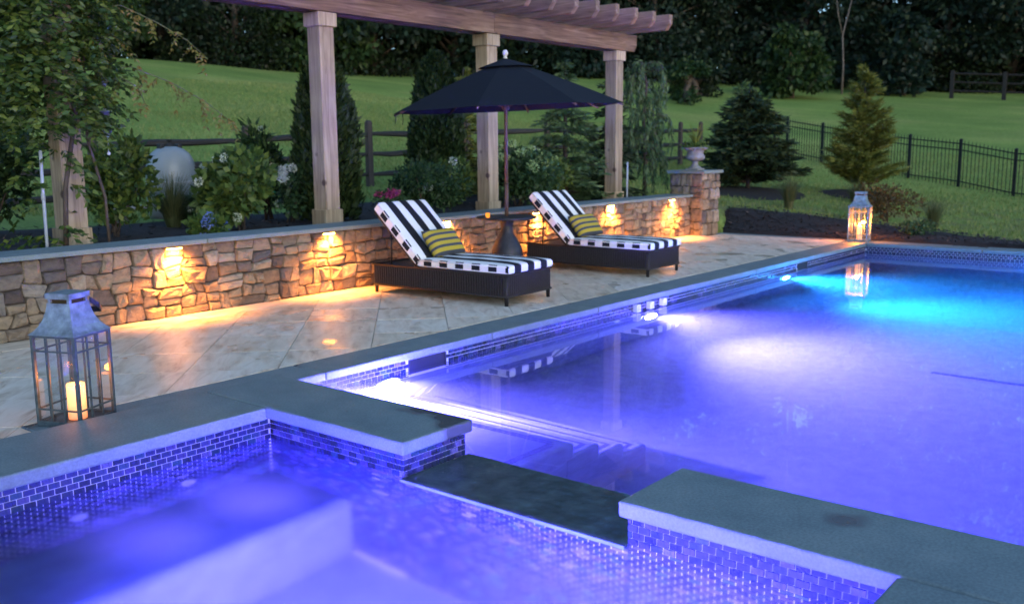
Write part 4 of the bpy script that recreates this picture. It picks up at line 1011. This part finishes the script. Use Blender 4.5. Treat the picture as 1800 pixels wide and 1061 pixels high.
for i, (x, y, z) in enumerate(IP):
    o = MB().box(-.034, .034, -.034, .034, -1.3, 0).build('post', 'iron', fe); o.location = (x, y, z); 
    o2 = MB().lathe([(0, 0), (.045, 0), (.045, .012), (.02, .03), (0, .034)], 8).build('post_cap', 'iron', o)
    if i:
        x0, y0, za = IP[i - 1]
        for d in (.09, .24, .98):
            o = MB().tube([(0, 0, 0), (x - x0, y - y0, z - za)], .014, 4).build('rail', 'iron', fe); o.location = (x0, y0, za - d)
        n_ = max(3, int(math.hypot(x - x0, y - y0) / .098))
        for k in range(1, n_):
            t = k / n_; o = bpy.data.objects.new('picket', pk); col.objects.link(o); o.parent = fe; o.location = (x0 + (x - x0) * t, y0 + (y - y0) * t, za + (z - za) * t - .02)
bf = empty('board_fence'); tag(bf, 'distant wooden board fence at the edge of the wood', 'fence')
B_ = [(55.5, 14.6), (56.3, 12.2), (57, 9.8), (57.7, 7.4)]
for i, (x, y) in enumerate(B_):
    z = ground(x, y); o = MB().box(-.09, .09, -.09, .09, -.3, 1.45).build('post', 'far_board', bf); o.location = (x, y, z)
    if i:
        x0, y0 = B_[i - 1]; za = ground(x0, y0)
        for d in (.4, .85, 1.3):
            o = MB().tube([(0, 0, 0), (x - x0, y - y0, z - za)], .045, 4).build('board', 'far_board', bf); o.location = (x0, y0, za + d)

# ------------------------------------------------------------------ pool filter tank and garden hardware
tk = empty('filter_tank', (6.66, 10.89, ground(6.66, 10.89) + .14)); tk.scale = (.94, .94, .86); tag(tk, 'round grey plastic filter tank in the garden bed', 'filter tank')
MB().lathe([(0, -.1), (.30, -.1), (.318, 0), (.325, .2), (.325, .45), (.318, .60), (.295, .73), (.245, .83), (.16, .90), (.07, .928), (0, .93)], 36).build('body', 'tank_plastic', tk, True)
for q in ((-.16, -.10), (.10, .16)): MB().box(q[0], q[1], -.05, .05, .86, .965).build('lug', 'black_plastic', tk, False, .01)
MB().lathe([(0, .925), (.05, .925), (.05, .95), (.02, .96), (.018, 1.0), (.04, 1.005), (.04, 1.03), (0, 1.035)], 14).build('valve', 'black_plastic', tk, True)
o = MB().box(-.07, .07, -.002, .002, -.018, .018).build('nameplate', 'label_white', tk); o.location = (.16, -.225, .735); o.rotation_euler = (R(-38), 0, R(38))
MB().lathe([(.322, .40), (.331, .405), (.331, .435), (.322, .44)], 36).build('clamp_band', 'grey_plastic', tk, True)
o = MB().box(-.05, .05, -.02, .02, -.022, .022).build('gauge', 'black_plastic', tk, False, .006); o.location = (.245, -.20, .62); o.rotation_euler = (0, 0, R(50))
pb = empty('pump_housing', (5.92, 10.9, ground(5.92, 10.9))); tag(pb, 'small grey pump housing standing beside the filter tank', 'pump')
MB().lathe([(0, 0), (.12, 0), (.12, .45), (.09, .52), (0, .54)], 16).build('body', 'grey_plastic', pb, True)
MB().tube([(0, 0, .2), (.35, 0, .2), (.55, -.02, .3)], .03, 8).build('pipe', 'grey_plastic', pb, True)
for (x, y, H_, lab) in ((3.66, 7.9, .95, 'thin pale conduit standing beside the vine covered post'), (12.47, 7.86, .70, 'thin pale conduit standing beside the cedar post closest to the urn')):
    e = empty('conduit', (x, y, .45)); tag(e, lab, 'conduit', 'thin conduits by the pergola posts')
    MB().tube([(0, 0, 0), (.005, 0, H_ * .6), (.012, 0, H_)], .014, 8).build('pipe', 'pale_pipe', e, True); MB().tube([(.003, 0, H_ * .58), (.003, 0, H_ * .63)], .018, 8).build('coupling', 'grey_plastic', e, True)
wc = empty('wind_chime', (4.28, 7.95, 2.0)); tag(wc, 'pale wind chime of small bells hanging beside the vine covered post', 'wind chime')
MB().tube([(0, 0, .8), (0, 0, -.62)], .002, 5).build('cord', 'pale_pipe', wc)
for z, s_ in ((-.02, .045), (-.28, .05), (-.44, .045)):
    MB().lathe([(0, .04 * 1), (s_ * .3, .035), (s_ * .55, .0), (s_, -.0), (s_ * .95, .012), (s_ * .3, -.05), (0, -.06)], 14, (0, 0, z)).build('bell', 'pale_pipe', wc, True)
MB().lathe([(0, -.018), (.014, -.008), (.014, .008), (0, .018)], 10, (0, 0, -.63)).build('weight', 'fitting_plastic', wc, True)

# ------------------------------------------------------------------ vegetation
def branchy(name, mat, par, specs):
    q = MB()
    for pts, r in specs: q.tube(pts, r, 6)
    return q.build(name, mat, par, True)
def shell_points(n, c, rad, power=.45):
    d = unit(rng.normal(0, 1, (n, 3))); r = rng.random(n) ** power
    return c + d * r[:, None] * rad, d
def shrub(name, loc, Rr, H_, nleaf, leaf, mat, label, cat='shrub', group=None, flowers=0, fmat=None, fsize=.05, lobes=9, width=None, flow_top=True):
    z = ground(loc[0], loc[1]) - .02 if len(loc) == 2 else loc[2]; e = empty(name, (loc[0], loc[1], z)); tag(e, label, cat, group)
    Ps, Ds = [], []
    tops = []
    for k in range(lobes):
        a = random.uniform(0, 6.283); rr = Rr * random.uniform(.15, .62); cz = H_ * random.uniform(.38, .72); c = np.array([rr * math.cos(a), rr * math.sin(a), cz]); rad = np.array([Rr * .45, Rr * .45, H_ * .30]) * random.uniform(.75, 1.15)
        P, D = shell_points(nleaf // lobes, c, rad); keep = P[:, 2] > .02; Ps.append(P[keep]); Ds.append(D[keep]); tops.append((c, rad))
    P = np.concatenate(Ps); D = np.concatenate(Ds) + [0, 0, .25]
    link('foliage', quadmesh('leaf', leaves(P, D, leaf, (width or leaf * .32), .1), 4), mat, e)
    specs = []
    for k in range(7):
        c, rad = random.choice(tops); specs.append(([(random.gauss(0, .03), random.gauss(0, .03), 0), tuple(c * [.4, .4, .5]), tuple(c)], [.012, .009, .004]))
    branchy('stem', 'bark', e, specs)
    for k in range(flowers):
        c, rad = random.choice(tops); d = unit(rng.normal(0, 1, (1, 3)) + ([-.6, -.6, .9] if flow_top else [-1, -1, 0]))[0]; pc = c + d * rad * 1.04
        P, D = shell_points(90, np.zeros(3), np.array([fsize] * 3), .2)
        o = link('flower_head', quadmesh('petal', leaves(P, D, fsize * .45, fsize * .2, 0, .8), 4), fmat, e); o.location = tuple(pc)
    return e
def columnar(loc, Rr, H_, n, label):
    z = ground(*loc) - .02; e = empty('arborvitae', (*loc, z)); tag(e, label, 'tree', 'columnar arborvitae'); 
    t = rng.random(n) ** .8; a = rng.random(n) * 6.283
    rad = Rr * np.interp(t, [0, .06, .25, .6, .85, .96, 1], [.80, .95, 1, .9, .6, .28, .03]) * (1 + .10 * np.sin(a * 5 + t * 9) + .07 * np.sin(a * 9 - t * 23))
    r = rad * (.72 + .32 * rng.random(n)); P = np.c_[r * np.cos(a), r * np.sin(a), .04 + t * H_]; D = np.c_[np.cos(a) * .55, np.sin(a) * .55, np.full(n, 1.0)]
    link('crown', quadmesh('leaf', leaves(P, D, .10, .024, 0, .35), 4), 'leaf_arborvitae', e)
    MB().tube([(0, 0, 0), (0, 0, H_ * .5), (0, 0, H_ * .92)], [.05, .035, .008], 7).build('trunk', 'bark', e, True)
    # dense inner twigs so the column is not see-through
    q = MB(); q.lathe([(0, .05), (Rr * .55, .08), (Rr * .62, H_ * .3), (Rr * .5, H_ * .65), (Rr * .22, H_ * .88), (0, H_ * .95)], 10); q.build('inner_twigs', 'leaf_arborvitae', e, True)
    return e
def conifer(name, loc, Rr, H_, whorls, label, mat, spray=.16, droop=.12, per=9, twig=14, z0f=.08, width=.016, angle=.1, shape=1.0, group=None, dens=3):
    z = ground(*loc) - .02; e = empty(name, (*loc, z)); tag(e, label, 'tree', group)
    P, D = [], []; specs = []
    for i in range(whorls):
        t = i / (whorls - 1); h = H_ * (z0f + (1 - z0f) * t * .97); L0 = Rr * (1 - t) ** shape + .05
        for k in range(max(3, int(per * (1 - .5 * t)))):
            a = random.uniform(0, 6.283); L = L0 * random.uniform(.7, 1.12); dz = angle * L + random.gauss(0, .04)
            tip = np.array([L * math.cos(a), L * math.sin(a), dz - droop * L]); p0 = np.array([0, 0, h + random.gauss(0, .04)])
            specs.append(([tuple(p0), tuple(p0 + tip * .55 + [0, 0, .04 * L]), tuple(p0 + tip)], [.012 * (1 - t) + .004, .006, .002]))
            m = max(4, int(twig * L / Rr) + 3)
            s = (np.arange(m * dens) % m + rng.random(m * dens)) / m; s = .12 + .9 * s
            pp = p0 + tip * s[:, None] + np.array([0, 0, 1])[None] * (.16 * L * s * (1 - s))[:, None] + rng.normal(0, .012, (m * dens, 3))
            side = np.array([-math.sin(a), math.cos(a), 0]); sg = rng.choice([-1, 1], m * dens)[:, None]
            P.append(pp); D.append(unit(tip[None] * 1.0 / max(L, .05) + side[None] * sg * rng.uniform(.2, 1.0, (m * dens, 1)) + [0, 0, -.15]))
    P = np.concatenate(P); D = np.concatenate(D)
    link('crown', quadmesh('needle', leaves(P, D, spray, width, 0.06, .25), 4), mat, e)
    branchy('limb', 'bark', e, specs[::2])['kind'] = 'stuff'
    MB().tube([(0, 0, 0), (0, 0, H_ * .5), (0, 0, H_ * .99)], [.055 * H_ / 2.2, .035 * H_ / 2.2, .006], 8).build('trunk', 'bark', e, True)
    return e
def weeping(loc, Rr, H_, label):
    z = ground(*loc) - .02; e = empty('weeping_conifer', (*loc, z)); tag(e, label, 'tree')
    trunk = [(0, 0, 0), (.03, .0, H_ * .3), (-.02, .02, H_ * .6), (.04, 0, H_ * .85), (-.05, .03, H_)]
    MB().tube(trunk, [.04, .035, .028, .018, .006], 7).build('trunk', 'bark', e, True)
    P, D, specs = [], [], []
    for k in range(60):
        h = H_ * random.uniform(.22, 1.0); a = random.uniform(0, 6.283); L = Rr * random.uniform(.35, 1.0) * (1.15 - .5 * h / H_); fall = random.uniform(.25, .7)
        p0 = np.array([0, 0, h]); pts = []
        for t in np.linspace(0, 1, 7):
            d = L * math.sin(min(t * 1.5, 1) * 1.57); pts.append(p0 + np.array([d * math.cos(a), d * math.sin(a), .12 * math.sin(t * 3) - fall * t * t]))
        specs.append(([tuple(p) for p in pts], [.008, .007, .006, .005, .004, .003, .002]))
        for p, q in zip(pts[:-1], pts[1:]):
            n = 16; s = rng.random((n, 1)); P.append(p + (q - p) * s + rng.normal(0, .014, (n, 3))); D.append(np.tile(unit((q - p)[None]), (n, 1)) * .6 + [0, 0, -.7])
    link('crown', quadmesh('needle', leaves(np.concatenate(P), np.concatenate(D), .105, .011, .1, .35), 4), 'leaf_weeping', e); branchy('limb', 'bark', e, specs)['kind'] = 'stuff'
    return e
def tuft(loc, H_, spread, n, label, mat='leaf_grass'):
    z = ground(*loc) - .01; e = tag(link('ornamental_grass', blades(n, H_, spread, .0045, .07), mat), label, 'ornamental grass', 'clumps of ornamental grass'); e.location = (*loc, z); return e

columnar((7.52, 8.95), .37, 1.88, 9000, 'tall dark arborvitae right behind the second cedar post')
columnar((10.25, 9.72), .38, 2.10, 9000, 'dark arborvitae behind the left half of the parasol')
conifer('loose_conifer', (11.5, 10.3), .45, 2.05, 18, 'loose olive green conifer between the parasol and its arborvitae', 'leaf_pine', .13, .15, 8, 12, .05, .014, .25)
shrub('hydrangea_bush', (6.15, 8.75), .58, .92, 2600, .105, 'leaf_hydrangea', 'bushy yellow green hydrangea in front of the filter tank', 'shrub', None, 7, 'petal_white', .045)
shrub('mixed_shrub', (7.25, 9.75), .40, 1.25, 1500, .13, 'leaf_wood_light', 'tall narrow leaved shrub left of the arborvitae', 'shrub', None, 5, 'petal_white', .03, 9, .018)
shrub('white_flower_bush', (7.1, 9.1), .34, .75, 700, .08, 'leaf_boxwood', 'dark shrub with white blossoms behind the thick cedar post', 'shrub', None, 16, 'petal_white', .045)
shrub('blue_hydrangea', (5.33, 8.12), .22, .30, 420, .085, 'leaf_hydrangea', 'small hydrangea with blue flower heads close to the wall cap', 'flowering plant', None, 6, 'petal_blue', .052, 6)
shrub('boxwood_bush', (8.75, 8.55), .55, .78, 4200, .055, 'leaf_boxwood', 'dark green bush behind the nearer lounger', 'shrub', None, 2, 'petal_white', .05)
shrub('hydrangea_bush', (9.9, 9.2), .38, .78, 1300, .085, 'leaf_hydrangea', 'light green hydrangea just left of the third cedar post', 'shrub', None, 5, 'petal_lime', .055, 7)
shrub('hydrangea_bush', (10.55, 8.45), .62, .92, 3600, .08, 'leaf_boxwood', 'large hydrangea with lime flower heads behind the parasol pole', 'shrub', None, 18, 'petal_lime', .06)
shrub('leafy_bush', (11.55, 8.75), .52, .78, 2400, .075, 'leaf_hydrangea', 'leafy green bush in front of the bushy conifer', 'shrub', None, 3, 'petal_lime', .05)
conifer('bushy_conifer', (12.1, 8.75), .72, 2.15, 20, 'bushy bright green conifer around the last cedar post', 'leaf_weeping', .15, .25, 9, 14, .06, .02, .25, .8)
conifer('dark_conifer', (13.0, 8.55), .45, 1.95, 16, 'dark green conifer to the right of the last cedar post', 'leaf_spruce', .15, .35, 8, 12, .1, .02, .2, .8)
weeping((13.62, 8.25), .55, 2.25, 'weeping pale green conifer between the last post and the urn')
conifer('spruce', (17.7, 8.35), .98, 1.95, 22, 'dense dark spruce on the lawn beside the urn pillar', 'leaf_spruce', .17, .10, 15, 18, .10, .02, .22, .58, None, 6)
conifer('young_fir', (22.4, 10.8), .75, 2.25, 16, 'pale feathery young fir rising behind the dark spruce', 'leaf_weeping', .20, -.15, 8, 12, .05, .018, .35, .9)
conifer('pine', (19.2, 6.65), .66, 2.42, 18, 'yellow green pine in front of the iron fence', 'leaf_pine', .17, -.12, 13, 16, .08, .012, .35, .72, None, 7)
tuft((5.95, 9.75), .66, .40, 620, 'ornamental grass clump in front of the filter tank')
tuft((16.2, 6.85), .66, .34, 420, 'ornamental grass clump between the spruce and the far lantern')
tuft((16.7, 4.55), .58, .30, 340, 'ornamental grass clump at the far right of the mulch bed')
tuft((18.2, 6.4), .50, .30, 240, 'ornamental grass clump at the foot of the pine')
shrub('rusty_shrub', (16.55, 5.25), .62, .78, 1500, .07, 'leaf_rust', 'rust and green shrub behind the far lantern', 'shrub', None, 0, None, .05, 11, .016)
shrub('ground_shrub', (15.0, 4.35), .34, .26, 420, .06, 'leaf_boxwood', 'low sparse shrub in the mulch behind the pool coping', 'shrub', None, 0, None, .05, 7)
shrub('low_shrub', (6.25, 9.75), .36, .42, 900, .07, 'leaf_boxwood', 'low dark shrub at the foot of the filter tank', 'shrub', None, 3, 'petal_white', .035)
mums = empty('chrysanthemum_pot', (7.58, 7.95, .52)); mums.scale = (1.15, 1.15, 1.15); tag(mums, 'pot of magenta chrysanthemums behind the nearer lounger backrest', 'flowering plant')
MB().lathe([(0, 0), (.10, 0), (.14, .20), (.15, .20), (.15, .225), (.0, .21)], 20).build('pot', 'terracotta_pot', mums, True)
P, D = shell_points(160, np.array([0, 0, .27]), np.array([.17, .17, .08]), .5); link('foliage', quadmesh('leaf', leaves(P, D, .06, .02), 4), 'leaf_boxwood', mums)
for k in range(20):
    a = random.uniform(0, 6.283); rr = .17 * math.sqrt(random.random()); P, D = shell_points(40, np.zeros(3), np.array([.035, .035, .02]), .3)
    o = link('flower_head', quadmesh('petal', leaves(P, D, .03, .008), 4), 'petal_magenta', mums); o.location = (rr * math.cos(a), rr * math.sin(a), .35 - rr * .3 + random.uniform(-.01, .02))

# vine on the first post
vn = empty('climbing_vine', (3.95, 8.0, .5)); tag(vn, 'leafy climbing vine smothering the cedar post by the spa', 'vine')
P, D = [], []
def sprig(p0, d0, n, L, sag=.6):
    """pinnate leaf: leaflets in pairs along an arching stalk"""
    d0 = np.array(d0, float); d0 /= np.linalg.norm(d0); s = np.linspace(.1, 1, n); side = np.cross(d0, [0, 0, 1.]); side /= max(np.linalg.norm(side), .01)
    pts = np.array(p0) + d0[None] * (L * s)[:, None] + np.array([0, 0, -1.])[None] * (sag * L * s ** 2)[:, None]
    for sg in (-1, 1):
        P.append(pts); D.append(np.tile(side * sg + d0 * .6 + [0, 0, -.35], (n, 1)))
for k in range(1150):
    u = random.random(); z = 3.3 * random.random() ** .62 - .3
    wmax = np.interp(z, [-.3, .3, .9, 1.3, 2.0, 3.0], [.18, .22, .30, .42, .48, .56]); a = random.uniform(0, 6.283); r = wmax * math.sqrt(random.random())
    if z < 1.1 and random.random() < .86: continue
    c = np.array([-.17 + r * 1.12 * math.cos(a), -.05 + r * .75 * math.sin(a), z]); sprig(c, (math.cos(a) + random.gauss(0, .5), math.sin(a) + random.gauss(0, .5) - .2, random.uniform(-.3, .5)), 8, random.uniform(.16, .30))
V = leaves(np.concatenate(P), np.concatenate(D), .075, .018, .15, .25); link('foliage', quadmesh('leaf', V, 4), 'leaf_vine', vn)
P, D = [], []
specs = []
def tendril(pts, nl):
    pts = [np.array(p, float) for p in pts]; specs.append(([tuple(p) for p in pts], [.007, .006, .005, .004, .003, .002][:len(pts)]))
    for i in range(nl):
        t = (i + random.random()) / nl * (len(pts) - 1.001); k = int(t); p = pts[k] + (pts[k + 1] - pts[k]) * (t - k); sprig(p, (random.gauss(0, .5), random.gauss(-.3, .4), random.gauss(-.4, .4)), 5, random.uniform(.08, .16))
tendril([(.15, -.1, 2.05), (.45, -.2, 2.10), (.75, -.25, 1.98), (1.0, -.3, 1.85), (1.2, -.3, 1.70)], 15)
tendril([(.1, -.1, 1.55), (.5, -.2, 1.60), (.85, -.25, 1.48), (1.15, -.3, 1.32), (1.45, -.3, 1.12)], 18)
tendril([(.1, -.2, 1.4), (.35, -.3, 1.5), (.5, -.3, 1.42), (.56, -.3, 1.28)], 5)
tendril([(.0, -.2, 1.75), (.3, -.3, 1.85), (.45, -.3, 1.75)], 5)
V = leaves(np.concatenate(P), np.concatenate(D), .055, .013, .15, .3); link('young_leaves', quadmesh('leaf', V, 4), 'leaf_vine_young', vn); branchy('tendril', 'stem_green', vn, specs)
branchy('vine_stem', 'bark', vn, [([(-.15, -.12, 0), (-.12, -.15, .6), (.02, -.14, 1.2), (-.1, -.12, 1.8), (0, -.1, 2.6)], [.025, .022, .02, .018, .01]), ([(.25, -.1, 0), (.22, -.14, .5), (.1, -.14, 1.0), (.15, -.1, 1.7)], [.015, .014, .012, .01])])
shrub('leafy_shrub', (3.0, 8.5), .42, 1.0, 1500, .08, 'leaf_vine', 'leafy shrub at the far left behind the wall cap')
shrub('leafy_shrub', (4.95, 9.2), .42, 1.05, 1900, .085, 'leaf_vine', 'leafy shrub between the vine covered post and the filter tank')
shrub('leafy_shrub', (4.2, 10.2), .60, 1.25, 2400, .09, 'leaf_wood_light', 'tall dark shrub behind the vine covered post')

# ------------------------------------------------------------------ the wood
def make_tree(H_, Rr, n, leaf, mat, seed, low=.10, lobes=26):
    random.seed(seed); e = empty('woodland_tree')
    tr = [(0, 0, -.4), (random.gauss(0, .1), random.gauss(0, .1), H_ * .3), (random.gauss(0, .25), random.gauss(0, .25), H_ * .6), (random.gauss(0, .3), random.gauss(0, .3), H_ * .92)]
    MB().tube(tr, [.22, .17, .11, .03], 8).build('trunk', 'bark', e, True)
    P, D, specs = [], [], []
    for k in range(lobes):
        t = random.random() ** 1.25; h = H_ * (low + (.92 - low) * t); a = random.uniform(0, 6.283); rr = Rr * np.interp(t, [0, .25, .6, 1], [.78, .95, .85, .25]) * random.uniform(.45, 1.0)
        c = np.array([rr * math.cos(a), rr * math.sin(a), h]); rad = np.array([1, 1, .62]) * Rr * random.uniform(.26, .42)
        p, d = shell_points(n // lobes, c, rad, .4); P.append(p); D.append(d + [0, 0, -.25])
        specs.append(([(0, 0, max(.5, h - rr * .6)), tuple(c * [.5, .5, 1] - [0, 0, rr * .2]), tuple(c)], [.09, .05, .015]))
    link('crown', quadmesh('leaf', leaves(np.concatenate(P), np.concatenate(D), leaf, leaf * .34, .25, .5), 4), mat, e); branchy('limb', 'bark', e, specs)['kind'] = 'stuff'
    return e
protos = [make_tree(20, 4.2, 14000, .24, 'leaf_wood', 11, .03, 46), make_tree(22, 4.6, 12000, .36, 'leaf_wood_bluish', 12, .035, 48), make_tree(17, 4.0, 7500, .46, 'leaf_wood_light', 13, .03, 42), make_tree(19, 4.3, 11000, .40, 'leaf_wood_bluish', 14, .03, 44)]
random.seed(21)
line = [(-14, 66), (0, 62), (12, 57), (23.2, 52.5), (32.3, 44.5), (39, 40), (45, 35), (54, 27), (59, 19.5), (62, 12.4), (64.5, 3), (66, -8), (66, -18)]
seg = [0]
for a, b_ in zip(line[:-1], line[1:]): seg.append(seg[-1] + math.hypot(b_[0] - a[0], b_[1] - a[1]))
def along(s, off):
    s = min(max(s, 0), seg[-1] - .01); i = max(k for k in range(len(seg)) if seg[k] <= s); i = min(i, len(line) - 2); t = (s - seg[i]) / (seg[i + 1] - seg[i]); a, b_ = line[i], line[i + 1]
    dx, dy = (b_[0] - a[0]) / (seg[i + 1] - seg[i]), (b_[1] - a[1]) / (seg[i + 1] - seg[i]); return a[0] + (b_[0] - a[0]) * t - dy * off, a[1] + (b_[1] - a[1]) * t + dx * off
used = [False] * len(protos)
def plant(k, x, y, s, label, group):
    o = protos[k]
    if used[k]: o = copy_tree(protos[k])
    used[k] = True
    o.location = (x, y, ground(x, y)); o.rotation_euler = (0, 0, random.uniform(0, 6.283)); o.scale = (s, s, s * random.uniform(.9, 1.1)); tag(o, label, 'tree', group)
s = 6.0
while s < seg[-1] - 4:
    x, y = along(s, 2.6 + random.uniform(-.8, 1.2)); plant(random.randrange(4), x, y, random.uniform(.85, 1.15), 'dark leafy tree in the front row of the wood behind the lawn', 'front row of the wood'); s += random.uniform(3.4, 4.6)
s = 4.0
while s < seg[-1] - 4:
    x, y = along(s, 8.5 + random.uniform(-1, 1.5)); plant(random.randrange(4), x, y, random.uniform(1.05, 1.35), 'dark tree standing deeper inside the wood', 'inner row of the wood'); s += random.uniform(4.2, 5.6)
# undergrowth as one mass along the edge
P = []; D = []
for k in range(300):
    x, y = along(random.uniform(5, seg[-1] - 3), random.uniform(.2, 2.4)); hh = random.uniform(.5, 2.2); p, d = shell_points(110, np.array([x, y, ground(x, y) + hh * .45]), np.array([.9, .9, hh * .6]), .4); P.append(p); D.append(d)
tag(link('undergrowth', quadmesh('leaf', leaves(np.concatenate(P), np.concatenate(D), .26, .085, .1, .5), 4), 'leaf_wood'), 'dark undergrowth along the edge of the wood', 'undergrowth', kind='stuff')
P = []; D = []
for k in range(620):
    x, y = along(random.uniform(0, seg[-1]), random.uniform(13, 17)); p, d = shell_points(90, np.array([x, y, ground(x, y) + random.uniform(0, 22)]), np.array([2.8, 2.8, 2.6]), .4); P.append(p); D.append(d)
tag(link('far_wood', quadmesh('leaf', leaves(np.concatenate(P), np.concatenate(D), .75, .30, .1, .5), 4), 'leaf_wood'), 'mass of trees deep behind the front rows of the wood', 'wood', kind='stuff')
# distinct small trees at the edge of the lawn
def small_tree(loc, H_, Rr, n, leaf, mat, label, trunkmat='bark', lobes=14, low=.3):
    random.seed(int(loc[0] * 100)); e = make_tree(H_, Rr, n, leaf, mat, int(loc[0] * 10), low, lobes); e.name = 'edge_tree'; e.location = (*loc, ground(*loc)); tag(e, label, 'tree'); return e
small_tree((48.5, 20.6), 3.6, 1.9, 2600, .34, 'leaf_wood_light', 'broad lighter green sumac tree at the middle of the wood edge', 'bark', 20, .12)
small_tree((41, 22.5), 1.9, 1.5, 1800, .22, 'leaf_wood_light', 'round bright green bush on the lawn left of the spruce', 'bark', 12, .03)
small_tree((44.5, 24), 2.1, 1.5, 1500, .24, 'leaf_wood', 'darker round bush behind the bright bush on the lawn', 'bark', 12, .03)
small_tree((55.6, 17.2), 4.6, 2.3, 2600, .36, 'leaf_wood_bluish', 'blue green tree at the wood edge right of the pine top', 'bark', 20, .05)
small_tree((25.5, 46.5), 4.2, 2.2, 2800, .34, 'leaf_wood_light', 'lighter green tree at the wood edge above the vine tendrils', 'bark', 18, .15)
pt_ = empty('bare_trunk', (54.0, 20.0, ground(54, 20))); tag(pt_, 'slim pale bare trunk at the wood edge behind the pine', 'tree')
MB().tube([(0, 0, -.2), (.05, 0, 1.6), (.0, .1, 3.2), (.4, -.2, 5.2)], [.07, .055, .045, .03], 8).build('trunk', 'pale_bark', pt_, True)
MB().tube([(.0, .1, 3.2), (-.3, .3, 4.4), (-.2, .5, 5.6)], [.04, .03, .02], 7).build('limb', 'pale_bark', pt_, True)
